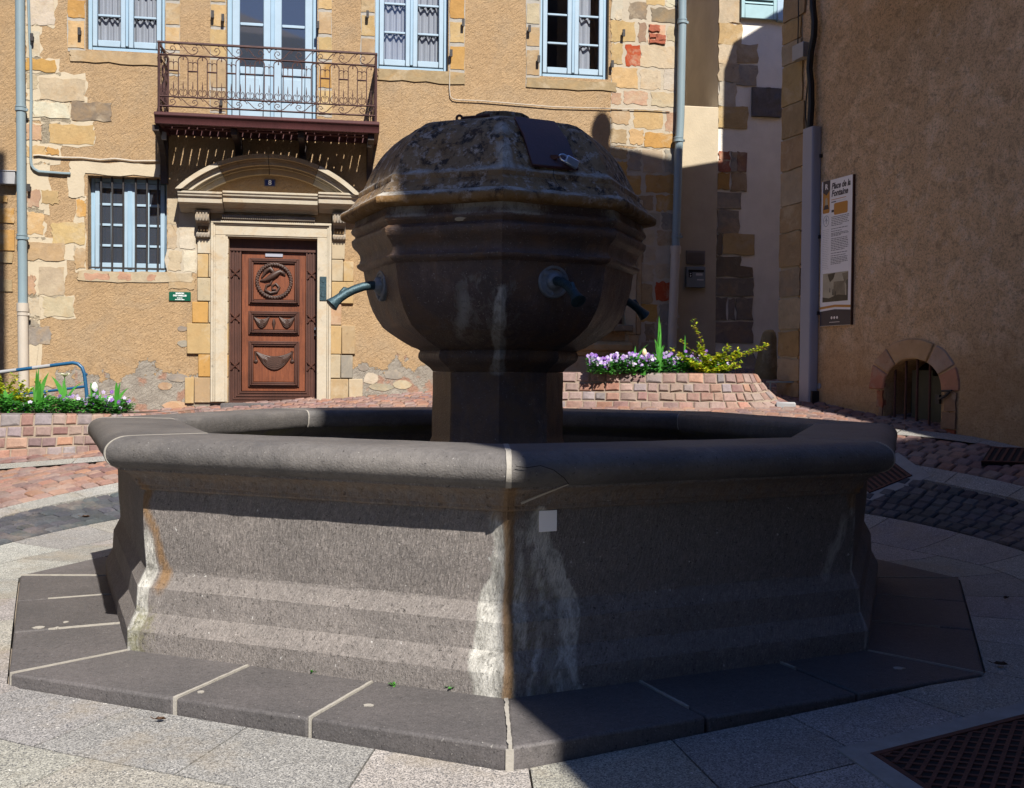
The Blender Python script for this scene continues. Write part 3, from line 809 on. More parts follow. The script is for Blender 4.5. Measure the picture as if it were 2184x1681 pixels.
# spouts
def spout(k):
    a = -pi/2+pi/8+k*pi/2; n = Vector((cos(a), sin(a), 0)); t = Vector((-sin(a), cos(a), 0)); z0 = 1.90; r0 = .872*ap
    q_ = n.to_track_quat('Z', 'Y').to_matrix().to_4x4()
    M = Matrix.Translation(n*(r0+.004)+Vector((0, 0, z0))) @ q_
    fl = MB(); fl.lathe([(.03, -.03), (.098, -.03), (.100, .004), (.094, .012), (.080, .013), (.076, .008), (.056, .010), (.052, .026), (.046, .036), (.034, .046), (.03, .046)], 28, M=M)
    for i in range(3):
        an = i*2.1+.4; cc = n*(r0+.016)+t*.075*cos(an)+Z_*.075*sin(an)+Vector((0, 0, z0)); fl.lathe([(.011, 0), (.011, .007), (.006, .01)], 8, M=Matrix.Translation(cc) @ q_)
    f_ = fl.build('spout_flange', MT['flange metal'], ftn, smooth=35)
    sp = MB(); o = Vector((0, 0, z0))
    prof = [(0., .0, .029), (.05, -.002, .028), (.10, -.012, .027), (.16, -.034, .027), (.21, -.060, .028), (.25, -.088, .029), (.272, -.106, .032), (.288, -.120, .038), (.302, -.134, .045), (.300, -.118, .040), (.292, -.108, .026), (.27, -.082, .018)]
    path = [o+n*(r0+.02+d)+Z_*h for d, h, r_ in prof]
    # ring-wise build so the mouth is hollow
    sp.tube(path[:9], [p[2] for p in prof[:9]], 14, cap=False)
    tdir = (path[8]-path[6]).normalized()
    sp.tube([path[8], path[8]+tdir*.005, path[8]+tdir*.002, path[8]-tdir*.04], [.045, .038, .028, .018], 14, cap=True)
    sp.tube([o+n*(r0+.215)+Z_*-.032, o+n*(r0+.240)+Z_*-.030, o+n*(r0+.262)+Z_*-.055, o+n*(r0+.275)+Z_*-.075], [.008, .014, .013, .008], 7)
    s_ = sp.build('spout', MT['bronze'], ftn, smooth=50)
    f_.parent = s_
    return s_
for k in range(4): spout(k)
# padlock and sticker are things of their own
lock = empty('padlock', (0, 0, 0), TH, 'silver padlock hanging on the dark hatch of the fountain dome', 'padlock'); lock.location = (CX, CY, 0)
lc = c0+fn*.028+ft*.065-Z_*.022
ld = (ft*.93-Z_*.42+fn*.12).normalized(); ls = (fn.cross(ld)).normalized(); lf = ld.cross(ls)
M = Matrix.Translation(lc) @ Matrix((ld, ls, lf)).transposed().to_4x4()
lb = MB(); lb.box((-.035, -.026, -.014), (.05, .026, .014), M=M); lb.build('lock_body', MT['lock body'], lock, bevel=.007, bevseg=3)
lk = MB(); lk.tube([M @ Vector(p) for p in ((-.03, -.017, 0), (-.055, -.017, 0), (-.072, -.008, 0), (-.076, 0, 0), (-.072, .008, 0), (-.055, .017, 0), (-.03, .017, 0))], .0055, 8); lk.build('shackle', MT['steel'], lock)
s_ = MB(); pl0 = -pi/2+pi/8; n = Vector((cos(pl0), sin(pl0), 0)); t = Vector((-sin(pl0), cos(pl0), 0))
Mst = Matrix.Translation(Vector((CX, CY, 0))) @ Matrix.Rotation(TH, 4, 'Z')
cs = n*(2.4965*ap+.006)+Vector((0, 0, .725)) - t*(2.4965*sin(pi/8)) + t*.19
MM = Mst @ Matrix.Translation(cs) @ Matrix((t, -n, Z_)).transposed().to_4x4()
s_.box((-.043, -.0015, -.046), (.043, .003, .046), M=MM)
tag(s_.build('sticker', MT['sticker'], bevel=.001), 'small square white sticker on the shaded fountain side near the corner', 'sticker')
# ------------------------------------------------------------------ the town house
house = empty('town_house', FAC.P0, FAC.ang, 'ochre rendered town house with pale blue windows, balcony and carved stone doorway', 'house')
fp = FAC.at
def frect(x0, y0, x1, y1, conv=DD, w=0.):
    """rectangle in the photograph -> (u0,z0,u1,z1) on the facade"""
    ax, ay = conv(x0, y0); bx, by = conv(x1, y1); mx, my = (ax+bx)/2, (ay+by)/2
    u0 = fp(ax, my, w)[0]; u1 = fp(bx, my, w)[0]; z1 = fp(mx, ay, w)[1]; z0 = fp(mx, by, w)[1]
    return u0, z0, u1, z1
def fbox(mb, r, w0, w1, col=None):          # w is measured outwards from the wall
    mb.box((r[0], -w1, r[1]), (r[2], -w0, r[3]), col); return mb
def wall_with_holes(mb, u0, z0, u1, z1, holes, depth=.28, y=0.):
    us = sorted({u0, u1} | {h[i] for h in holes for i in (0, 2)}); zs = sorted({z0, z1} | {h[i] for h in holes for i in (1, 3)})
    us = [u for u in us if u0 <= u <= u1]; zs = [z for z in zs if z0 <= z <= z1]
    for a, b in zip(us, us[1:]):
        for c, d in zip(zs, zs[1:]):
            m, k = (a+b)/2, (c+d)/2
            if any(h[0] < m < h[2] and h[1] < k < h[3] for h in holes): continue
            mb.quad((a, y, c), (b, y, c), (b, y, d), (a, y, d))
    for h in holes:
        a, c, b, d = h
        mb.quad((a, y, c), (a, y, d), (a, y+depth, d), (a, y+depth, c)); mb.quad((b, y, d), (b, y, c), (b, y+depth, c), (b, y+depth, d))
        mb.quad((a, y, d), (b, y, d), (b, y+depth, d), (a, y+depth, d)); mb.quad((b, y, c), (a, y, c), (a, y+depth, c), (b, y+depth, c))
ZT = 7.55
W1 = list(frect(184, 20, 352, 110)); W1[3] = ZT
W2 = list(frect(800, 20, 956, 150)); W2[3] = ZT
W3 = list(frect(1151, 20, 1298, 166)); W3[3] = ZT
BD = list(frect(483, 20, 676, 254)); BD[3] = ZT+.1
zt = (W1[1]+W2[1]+W3[1])/3
BW = list(frect(187, 377, 356, 580)); DRr = list(frect(455, 605, 960, 1552, R7)); DRr[1] -= .05
GW = list(frect(1215, 470, 1333, 690))
holes = [W1, W2, W3, BD, BW, DRr, GW]
UL = fp(40, 500)[0]; UR = fp(1447, 400)[0]
wm = MB(); wall_with_holes(wm, UL, .2, UR, 8.3, holes)
wm.quad((UR, 0, .2), (UR, 5., .2), (UR, 5., 8.3), (UR, 0, 8.3)); wm.quad((UL, 5., .2), (UL, 0, .2), (UL, 0, 8.3), (UL, 5., 8.3))
wm.quad((UL, 5, .2), (UL, 5, 8.3), (UR, 5, 8.3), (UR, 5, .2))
wm.build('wall', MT['stucco'], house, smooth=0)
rf = MB(); rf.prism([(-.5, 8.25), (2.5, 9.4), (5.5, 8.25), (5.5, 8.15), (-.5, 8.15)], UL, UR+.1, 'x'); rf.build('roof', MT['roof tile'], house, smooth=0)
# dark rooms behind the openings
for i, h in enumerate(holes):
    if h is DRr: continue
    rm = MB(); a, c, b, d = h; a -= .25; b += .25; c -= .2; d += .1; D0, D1 = .285, 1.9
    rm.quad((a, D1, c), (b, D1, c), (b, D1, d), (a, D1, d)); rm.quad((a, D0, c), (a, D1, c), (a, D1, d), (a, D0, d)); rm.quad((b, D1, c), (b, D0, c), (b, D0, d), (b, D1, d))
    rm.quad((a, D0, c), (b, D0, c), (b, D1, c), (a, D1, c)); rm.quad((a, D0, d), (a, D1, d), (b, D1, d), (b, D0, d))
    rm.build('room', MT['room'], house, smooth=0)

def curtain(mb, u0, z0, u1, z1, y, amp=.022, n=7, ph=0., lace=False):
    m = n*10; rows = []
    for zq in [z0+(z1-z0)*i/3 for i in range(4)]:
        rows.append([(u0+(u1-u0)*j/m, y+amp*sin(2*pi*n*j/m+ph+.6*sin(j*.23))*(1+.3*sin(j*.41+zq)), zq+(.035*abs(sin(2*pi*n*.5*j/m+ph)) if (lace and zq == z1) else 0)) for j in range(m+1)])
    mb.grid(rows)

def casement(name, h, rails, style, sub=None):
    """two-leaf window filling opening h; rails = heights of the glazing bars"""
    u0, z0, u1, z1 = h; e = empty(name, (0, 0, 0), 0, parent=house); um = (u0+u1)/2; y = .13
    fr = MB()
    fw_ = .055; lw = .065; g = .003
    fr.box((u0, y-.03, z0), (u0+fw_, y+.04, z1)); fr.box((u1-fw_, y-.03, z0), (u1, y+.04, z1)); fr.box((u0+fw_+g, y-.05, z0), (u1-fw_-g, y+.04, z0+.06)); fr.box((u0+fw_+g, y-.03, z1-.06), (u1-fw_-g, y+.04, z1))
    fr.build('frame', MT['blue paint'], e, bevel=.006)
    pa = MB(); cu = MB()
    for s_, (a, b) in enumerate(((u0+fw_+g, um-.018), (um+.018, u1-fw_-g))):
        lf = MB(); zb = z0+.072
        lf.box((a, y-.052, zb), (a+lw, y-.008, z1-.065)); lf.box((b-lw, y-.052, zb), (b, y-.008, z1-.065)); lf.box((a+lw+g, y-.052, zb), (b-lw-g, y-.008, zb+.085))
        lf.box((a+lw+g, y-.052, z1-.15), (b-lw-g, y-.008, z1-.065))
        for r in rails: lf.box((a+lw+g, y-.045, r-.016), (b-lw-g, y-.015, r+.016))
        lf.build('casement', MT['pale blue paint'], e, bevel=.007)
        p_ = MB(); p_.quad((a+lw, y-.028, zb+.08), (b-lw, y-.028, zb+.08), (b-lw, y-.028, z1-.12), (a+lw, y-.028, z1-.12)); p_.build('pane', MT['glass'], e, smooth=0)
        if style == 'lined' or (style == 'right' and s_ == 1):
            zs = [zb+.03]+list(rails)+[z1-.1]
            for q, (c, d) in enumerate(zip(zs, zs[1:])):
                cu = MB(); wd = (b-a-2*lw)
                a2, b2 = (a+lw-.01, b-lw+.01) if style == 'lined' else (a+lw-.01, a+lw+wd*.62)
                curtain(cu, a2, c+.004, b2, d-.035 if q < len(zs)-2 or style != 'lined' else d-.03, y+.03, .018, 4 if style == 'lined' else 2, q*1.7+s_, True)
                cu.build('curtain', MT['curtain'], e, smooth=60)
    md = MB(); md.box((um-.022, y-.062, z0+.085), (um+.022, y-.012, z1-.07)); md.build('meeting_stile', MT['blue paint'], e, bevel=.007)
    return e
zr1 = fp(*R1(900, 115))[1]
casement('window', W1, [zr1, zr1+.36, zr1+.72], 'lined')
z2 = [fp(*R3(560, y))[1] for y in (212, 15)]; casement('window', W2, [z2[0], z2[1], 2*z2[1]-z2[0], 3*z2[1]-2*z2[0]], 'lined')
z3 = [fp(*R4(480, y))[1] for y in (355, 110)]; casement('window', W3, [z3[0], z3[1], 2*z3[1]-z3[0], 3*z3[1]-2*z3[0]], 'right')
# balcony door
e = empty('balcony_door', parent=house); u0, z0, u1, z1 = BD; um = (u0+u1)/2; y = .13
fr = MB(); fr.box((u0, y-.03, z0), (u0+.06, y+.05, z1)); fr.box((u1-.06, y-.03, z0), (u1, y+.05, z1)); fr.build('frame', MT['blue paint'], e, bevel=.006)
zsill = fp(*R2(1000, 555))[1]; rail = fp(*R2(1000, 190))[1]
for s_, (a, b) in enumerate(((u0+.064, um-.02), (um+.02, u1-.064))):
    lf = MB(); lw = .10
    lf.box((a, y-.055, z0+.01), (a+lw, y-.005, z1)); lf.box((b-lw, y-.055, z0+.01), (b, y-.005, z1)); lf.box((a+lw+.003, y-.055, z0+.01), (b-lw-.003, y-.005, z0+.24)); lf.box((a+lw+.003, y-.055, zsill-.10), (b-lw-.003, y-.005, zsill))
    lf.box((a+lw+.003, y-.045, rail-.022), (b-lw-.003, y-.012, rail+.022)); lf.box((a+lw+.003, y-.045, rail+.72), (b-lw-.003, y-.012, rail+.76))
    lf.build('casement', MT['pale blue paint'], e, bevel=.008)
    p2 = MB(); p2.box((a+lw+.003, y-.035, z0+.243), (b-lw-.003, y-.012, zsill-.103)); p2.box((a+lw+.04, y-.05, z0+.28), (b-lw-.04, y-.034, zsill-.14)); p2.build('door_panel', MT['pale blue paint'], e, bevel=.008)
    p_ = MB(); p_.quad((a+lw, y-.03, zsill-.02), (b-lw, y-.03, zsill-.02), (b-lw, y-.03, z1), (a+lw, y-.03, z1)); p_.build('pane', MT['sky_sheen'], e, smooth=0)
md = MB(); md.box((um-.028, y-.068, z0+.01), (um+.028, y-.012, z1)); md.build('meeting_stile', MT['blue paint'], e, bevel=.008)
# barred ground-floor window
e = empty('barred_window', parent=house); u0, z0, u1, z1 = BW; um = (u0+u1)/2; y = .20
fr = MB(); fr.box((u0, y-.02, z0), (u0+.05, y+.06, z1)); fr.box((u1-.05, y-.02, z0), (u1, y+.06, z1)); fr.box((u0+.053, y-.02, z0), (u1-.053, y+.06, z0+.06)); fr.box((u0+.053, y-.02, z1-.06), (u1-.053, y+.06, z1))
fr.build('frame', MT['blue paint'], e, bevel=.006)
rows_ = [frect(760, t, 1400, t+20, R6)[3] for t in (585, 760, 938)]
for (a, b) in ((u0+.055, um-.02), (um+.02, u1-.055)):
    lf = MB(); lw = .055; lf.box((a, y-.04, z0+.065), (a+lw, y+.0, z1-.065)); lf.box((b-lw, y-.04, z0+.065), (b, y, z1-.065)); lf.box((a+lw+.003, y-.04, z0+.065), (b-lw-.003, y, z0+.13)); lf.box((a+lw+.003, y-.04, z1-.13), (b-lw-.003, y, z1-.065))
    m_ = (a+b)/2
    for r in rows_:
        for (p, q_) in ((a+lw+.003, m_-.016), (m_+.016, b-lw-.003)): lf.box((p, y-.035, r-.034), (q_, y-.006, r+.0))
    lf.box((m_-.013, y-.038, z0+.133), (m_+.013, y-.004, z1-.133)); lf.build('casement', MT['pale blue paint'], e, bevel=.005)
    p_ = MB(); p_.quad((a+lw, y-.02, z0+.12), (b-lw, y-.02, z0+.12), (b-lw, y-.02, z1-.12), (a+lw, y-.02, z1-.12)); p_.build('pane', MT['sky_sheen'], e, smooth=0)
md = MB(); md.box((um-.03, y-.05, z0+.065), (um+.03, y+.0, z1-.065)); md.build('meeting_stile', MT['blue paint'], e, bevel=.006)
for x in (850, 945, 1040, 1147, 1243, 1337):
    u = fp(*R6(x, 800), .0)[0]; b_ = MB(); b_.tube([(u, .07, z0-.02), (u+.004, .07, (z0+z1)/2), (u, .07, z1+.05)], .0135, 6); b_.build('bar', MT['black iron'], e)
b_ = MB(); b_.box((u0-.01, .062, z0+.045), (u1+.01, .078, z0+.065)); b_.build('cross_bar', MT['black iron'], e)
# half hidden ground-floor window right of the bowl
e = empty('stone_framed_window', parent=house); u0, z0, u1, z1 = GW
fr = MB(); fr.box((u0, .14, z0), (u0+.07, .2, z1)); fr.box((u1-.07, .14, z0), (u1, .2, z1)); fr.box((u0+.073, .14, z0), (u1-.073, .2, z0+.08)); fr.box(((u0+u1)/2-.04, .145, z0+.083), ((u0+u1)/2+.04, .195, z1)); fr.build('frame', MT['dark wood'], e, bevel=.005)
p_ = MB(); p_.quad((u0+.06, .17, z0+.05), (u1-.06, .17, z0+.05), (u1-.06, .17, z1), (u0+.06, .17, z1)); p_.build('pane', MT['glass'], e, smooth=0)
sr = MB(); CR = (.53, .435, .30); YL = (.56, .39, .19); OR = (.55, .315, .10); TN = (.46, .33, .19); GB = (.26, .21, .15); PK = (.52, .33, .22); CW = (.62, .55, .43); GY_ = (.34, .30, .25); RD = (.50, .085, .03)
sr.box((u1+.002, -.05, z0-.15), (u1+.16, .10, z1), CR); sr.box((u1+.163, -.03, z0-.15), (u1+.24, .10, z1), TN); sr.box((u0-.16, -.05, z0-.15), (u0-.002, .10, z1), CR); sr.box((u0-.16, -.051, z1+.003), (u1+.24, .10, z1+.3), CR)
sr.box((u0-.22, -.12, z0-.11), (u1+.10, .05, z0-.02), GB)
sr.build('stone_surround', MT['dressed stone'], e, bevel=.012, bevseg=2)
sr = MB(); sr.prism([(-.10, z0-.30), (-.02, z0-.25), (.03, z0-.25), (.03, z0-.46), (-.05, z0-.46), (-.06, z0-.40), (-.09, z0-.38)], u0-.3, u1+.10, 'x', YL); sr.box((u0-.25, -.035, z0-1.2), (u1+.06, .04, z0-.463), CR)
sr.box((u1+.063, -.045, z0-1.2), (u1+.20, .04, z0-.153), TN); sr.build('apron', MT['dressed stone'], e, bevel=.008)

# --------- stones left bare in the render
def rough_rect(r, j=.012, n=3):
    u0, z0, u1, z1 = r; p = []
    cs = [(u0, z0), (u1, z0), (u1, z1), (u0, z1)]
    for (a, b), (c, d) in zip(cs, cs[1:]+cs[:1]):
        for i in range(n):
            t = i/n; k = .35 if i == 0 else 1
            p.append((a+(c-a)*t+random.uniform(-j, j)*(1 if i else .5), b+(d-b)*t+random.uniform(-j, j)*(1 if i else .5)))
    # cut the corners a little
    return p
def stones(name, lst, conv, mort=None, mort_key='mortar', wz=.006):
    if mort:
        mm = MB()
        for m in mort:
            r = frect(*m, conv); p = rough_rect(r, .03, 6); mm.prism(p, .02, -.003, 'y')
        mm.build(name+'_mortar', MT[mort_key], house, smooth=0)
    sm = MB()
    for it in lst:
        r = frect(*it[:4], conv); c = rgb(it[4], .12)
        sm.prism(rough_rect(r, .019, 6), .02, -wz-random.uniform(0, .006), 'y', c, bev=.010)
    return sm.build(name, MT['stone'], house, smooth=30)
stones('quoin_stones', [(890,-60,985,165,CW),(1040,25,1195,165,GB),(1190,-60,1340,45,YL),(1360,-60,1455,60,CW),(1230,75,1455,185,GB),(890,180,1090,355,YL),(1122,195,1188,362,(.30,.2,.14)),(1210,215,1355,375,(.58,.36,.24)),(1370,230,1455,350,CR),(890,375,985,545,YL),(1015,382,1137,562,RD),(1142,395,1452,572,CR),(890,585,1115,748,YL),(1138,600,1310,757,CR),(1342,590,1452,772,CW),(890,790,975,888,PK),(1000,783,1200,890,PK),(1230,795,1446,907,CR),(888,932,1045,1057,TN),(1085,935,1325,1095,YL),(1355,950,1442,1122,PK),(885,1100,1020,1220,TN),(1045,1105,1160,1232,YL),(1175,1137,1440,1255,OR),(880,1270,1025,1350,TN),(905,1372,1022,1490,OR),(1042,1280,1142,1455,GY_),(1160,1278,1322,1472,CR),(1342,1280,1442,1472,GY_),(880,1490,1140,1650,OR),(1185,1490,1436,1645,OR),(885,1670,1010,1800,CR),(1045,1665,1250,1790,TN),(1270,1665,1436,1800,OR),(890,1815,1100,1930,YL),(1130,1810,1300,1940,CR),(1320,1815,1434,1950,GY_),
 (900,1950,1050,2080,TN),(1075,1955,1260,2085,CR),(1285,1965,1434,2090,TN),(900,2100,1010,2230,CR),(1030,2100,1160,2235,TN),(1180,2105,1270,2225,CR),(1030,2250,1250,2400,CR),(1030,2420,1240,2580,TN),(1270,2250,1420,2370,CR),(1272,2405,1398,2560,RD),(1030,2595,1120,2740,GY_),(1150,2590,1280,2740,OR),(1300,2590,1410,2750,GY_),(1180,2760,1260,2900,GB),(1280,2765,1400,2960,GY_),(1150,2920,1260,3080,GY_),(1275,2975,1395,3140,GB)], R4,
 [(885,-60,1452,1262),(880,1262,1440,2000),(1010,2000,1432,3150)])
bit = MB()
for (x0, y0, x1, y1) in ((1212,218,1300,270),(1215,290,1285,325),(1262,300,1352,345),(1215,345,1350,372)):
    bit.prism(rough_rect(frect(x0, y0, x1, y1, R4), .012, 3), 0, -.030, 'y')
bit.build('brick_patch', MT['red brick'], house, smooth=0)
stones('quoin_stones', [(222,-60,470,213,CW),(222,270,345,488,CW),(222,505,474,608,OR),(225,640,322,760,CR),(340,668,725,860,CR),(285,872,592,1008,CW),(610,870,950,1030,GB),(224,1065,357,1198,PK),(415,1060,800,1228,YL),(226,1245,390,1335,YL),(400,1262,500,1322,OR)], R1,
 [(218,-60,480,225),(218,225,352,500),(218,495,520,640),(218,620,735,870),(218,860,605,1040),(350,1020,805,1240),(218,1040,520,1400)], 'lime wash')
stones('quoin_stones', [(350,485,500,600,YL),(232,480,340,625,PK),(232,680,370,860,YL),(440,768,725,940,YL),(235,930,545,1080,TN),(232,1212,300,1375,PK),(325,1140,545,1382,CR),(372,1400,630,1560,CR),(236,1400,340,1560,CW),(240,1650,430,1800,GY_),(236,1990,480,2160,YL),(240,1580,330,1650,GY_)], R6,
 [(225,250,420,700),(225,640,385,900),(225,880,640,1090),(225,1080,560,1400),(225,1380,640,1570),(232,1560,345,2180)], 'lime wash')
stones('jamb_stones', [(650,568,730,716,OR),(645,985,728,1150,TN),(655,760,728,900,YL)], R6, [(636,545,735,1190)], 'lime wash')
ln = MB(); ln.prism(rough_rect(frect(598,252,1360,356,R6), .014, 7), .02, -.010, 'y'); ln.prism(rough_rect(frect(582,330,727,545,R6), .018, 4), .02, -.011, 'y')
ln.build('lintel', MT['lime wash'], house, smooth=0)
sl_ = MB(); sl_.prism(rough_rect(frect(665,1180,1640,1265,R6), .02, 9), .02, -.012, 'y', CR); sl_.build('sill_patch', MT['stone'], house, smooth=0)
bp = MB()
for x in ((730,1190,930,1245),(1010,1190,1120,1248),(1260,1205,1330,1260)): bp.prism(rough_rect(frect(*x, R6), .02, 4), 0, -.0135, 'y')
bp.build('brick_patch', MT['faded brick'], house, smooth=0)
stones('jamb_stones', [(1425,560,1520,770,CR),(1430,780,1510,980,CR),(1530,790,1665,980,CW),(1440,1000,1545,1170,CR),(1560,1000,1670,1180,CW),(1430,1215,1660,1330,TN)], R6, [(1420,550,1680,1200)], 'mortar')
# window jambs, joints pale
def jamb(x0, x1, y0, y1, conv, ys, cols):
    mm = MB(); mm.prism(rough_rect(frect(x0-4, y0-8, x1+4, y1+6, conv), .01, 5), .02, -.004, 'y'); mm.build('jamb_mortar', MT['white mortar'], house, smooth=0)
    sm = MB(); 
    for (a, b), c in zip(zip(ys, ys[1:]), cols*4):
        sm.prism(rough_rect(frect(x0, a+14, x1, b-14, conv), .008, 3), .02, -.011, 'y', rgb(c, .1), bev=.007)
    sm.build('jamb_stones', MT['stone'], house, smooth=30)
jamb(580, 722, -110, 432, R1, [-110, -10, 165, 425], [OR, OR, YL])
jamb(1415, 1532, -110, 640, R1, [-130, 15, 222, 440, 640], [YL, TN, YL, TN])
jamb(1795, 1922, -110, 960, R1, [-150, 30, 240, 500, 760, 960], [TN, YL, YL, TN])
jamb(1578, 1690, -110, 990, R2, [-100, 92, 305, 520, 760, 990], [YL, TN, YL, OR])
jamb(1942, 2055, -110, 560, R2, [-90, 120, 320, 560], [TN, YL, TN])
jamb(888, 985, -90, 560, R3, [-60, 140, 305, 490, 560], [OR, YL, OR, TN])
jamb(1410, 1496, -90, 590, R3, [-140, 12, 175, 330, 525, 590], [TN, CR, TN])
def sill(r, conv, c):
    s = MB(); s.prism(rough_rect(frect(*r, conv), .014, 7), .05, -.016, 'y', c, bev=.008); s.build('window_sill', MT['stone'], house, smooth=30)
sill((600, 448, 1345, 540), R1, TN); sill((395, 485, 985, 560), R3, (.40, .30, .17)); sill((1410, 550, 2020, 610), R3, (.40, .30, .17))
for (cx_, cy_, cv) in ((285, 330, R1), (688, 280, R1), (1818, 135, R1), (1905, 165, R1), (1890, 880, R1), (1575, 225, R2), (325, 108, R3), (893, 372, R3), (1488, 412, R3), (1988, 445, R3), (2065, 235, R3), (975, 165, R3), (260, 470, R6), (240, 940, R6), (1425, 205, R3)):
    u, z = fp(*cv(cx_, cy_)); hk = MB(); hk.box((u-.012, -.07, z-.03), (u+.012, .0, z+.02)); hk.box((u-.02, -.085, z-.05), (u+.016, -.062, z+.045)); hk.build('shutter_hook', MT['black iron'], house, smooth=0)
# exposed rubble low on the wall
for (x, y, a, b_, c) in ((1270, 1405, 46, 34, CW), (1400, 1385, 55, 28, GY_), (1225, 1345, 30, 18, GY_), (1330, 1455, 70, 22, GY_), (1450, 1440, 60, 25, CR), (160, 1400, 60, 25, GY_), (90, 1450, 40, 22, PK), (150, 1560, 70, 26, PK), (300, 1555, 60, 18, GY_), (190, 1120, 30, 16, GY_), (195, 1205, 32, 20, GY_)):
    u, z = fp(*R7(x, y)); k = .00236; p = [(u+a*k*cos(2*pi*i/10)*(1+random.uniform(-.15, .15)), z+b_*k*sin(2*pi*i/10)*(1+random.uniform(-.15, .15))) for i in range(10)]
    rb = MB(); rb.prism(p, .03, -.007, 'y', rgb(c, .15), bev=.007); rb.build('rubble_stone', MT['stone'], house, smooth=50)

# --------- door surround
ds = empty('door_surround', parent=house)
def block(parent, name, rects, conv, w1, w0=-.02, mat='dressed stone', bev=.008, jit=0.):
    mb = MB()
    for r in rects: fbox(mb, frect(*r[:4], conv, w1 if w1 < .5 else 0), w0, w1 + (random.uniform(0, .003) if len(rects) > 1 else 0), rgb(r[4], .06))
    return mb.build(name, MT[mat], parent, bevel=bev, bevseg=2)
block(ds, 'jamb', [(357,603,453,688,CW),(340,692,453,826,CR),(275,692,337,826,YL),(275,604,354,689,CW),(275,830,453,962,CR),(340,966,453,1086,CR),(245,966,336,1086,OR),(215,1090,355,1264,YL),(358,1090,453,1264,YL),(280,1268,453,1396,OR),(203,1400,255,1548,YL),(258,1400,453,1544,TN)], R7, .035)
block(ds, 'jamb', [(962,603,1042,722,CW),(1045,615,1120,722,CR),(962,725,1042,848,CR),(1045,725,1110,848,CR),(1112,735,1170,850,YL),(962,852,1042,975,YL),(1045,852,1170,975,YL),(962,980,1100,1098,PK),(962,1102,1100,1265,YL),(1103,1102,1180,1265,TN),(962,1268,1095,1403,CR),(1098,1272,1165,1403,GY_),(962,1408,1140,1540,TN),(1143,1408,1222,1540,CR)], R7, .035)
# moulded architrave round the opening
arch = MB()
def frame_mould(x0, x1, yt, yb, t, w0, w1, col):
    a = frect(x0, yt, x1, yb, R7); k = t*.00236
    fbox(arch, (a[0], a[1], a[0]+k, a[3]-k-.001), w0, w1, col); fbox(arch, (a[2]-k, a[1], a[2], a[3]-k-.001), w0, w1, col); fbox(arch, (a[0], a[3]-k, a[2], a[3]), w0, w1, col)
frame_mould(355, 1042, 512, 1540, 14, .03, .085, CW); frame_mould(369, 1028, 526, 1540, 10, .03, .065, CW); frame_mould(379, 1018, 536, 1540, 56, .03, .050, CW); frame_mould(435, 975, 586, 1540, 14, .0, .040, CW)
arch.build('architrave', MT['dressed stone'], ds, bevel=.006, bevseg=2)
block(ds, 'frieze', [(350, 440, 1045, 510, TN)], R7, .03)
r = frect(415, 468, 950, 505, R7, .1)
fz = MB(); fz.prism([(-.03, r[1]), (-.085, r[1]+.012), (-.105, (r[1]+r[3])/2), (-.085, r[3]-.012), (-.03, r[3])], r[0], r[2], 'x', GY_)
nst = 46
for i in range(nst):
    u = r[0]+(r[2]-r[0])*(i+.5)/nst; fz.box((u-.007, -.112, r[1]+.02), (u+.006, -.09, r[3]-.015), GY_)
fz.build('laurel_band', MT['dressed stone'], ds, smooth=40)
# consoles
def console(x0, x1, y0, y1):
    u0, z0, u1, z1 = frect(x0, y0, x1, y1, R7, .1); c = MB(); hgt = z1-z0
    pr = [(.0, z0), (-.05, z0), (-.085, z0+.02), (-.09, z0+.05), (-.075, z0+.075), (-.055, z0+.09), (-.06, z0+.14), (-.085, z0+.17), (-.10, z0+.2)]
    pr += [(-.14-.055*sin(t), z1-.10-.055*cos(t)+.0) for t in (0, .6, 1.2, 1.8, 2.4)] + [(-.13, z1-.02), (-.13, z1), (0, z1)]
    c.prism(pr, u0+.012, u1-.012, 'x', GY_)
    for i in range(4):
        u = u0+.02+(u1-u0-.04)*(i+.5)/4; c.box((u-.012, -.205, z1-.14), (u+.012, -.12, z1-.03), GY_); c.box((u-.010, -.098, z0+.012), (u+.010, -.08, z0+.066), GY_)
    c.box((u0, -.16, z1-.022), (u1, .0, z1+.002), GY_); c.box((u0+.035, -.085, z0+.09), (u1-.035, -.05, z0+.16), (.16, .10, .05))
    c.build('console', MT['dressed stone'], ds, smooth=40, bevel=.004)
console(262, 350, 446, 600); console(1046, 1130, 460, 614)
# cornice in three blocks
def cornice(x0, x1, dz, col):
    a = frect(x0, 335, x1, 440, R7, .28); z1 = a[3]-dz; k = .00236
    pr = [(0, z1), (-.33, z1), (-.33, z1-.028), (-.315, z1-.032), (-.31, z1-.062), (-.285, z1-.075), (-.28, z1-.142), (-.20, z1-.155), (-.16, z1-.19), (-.10, z1-.20), (-.06, z1-.235), (0, z1-.24)]
    m = MB(); m.prism(pr, a[0], a[2], 'x', rgb(col, .05)); m.build('cornice', MT['dressed stone'], ds, smooth=20, bevel=.004)
cornice(163, 418, 0, CW); cornice(421, 965, .014, CW); cornice(968, 1206, .020, CW)
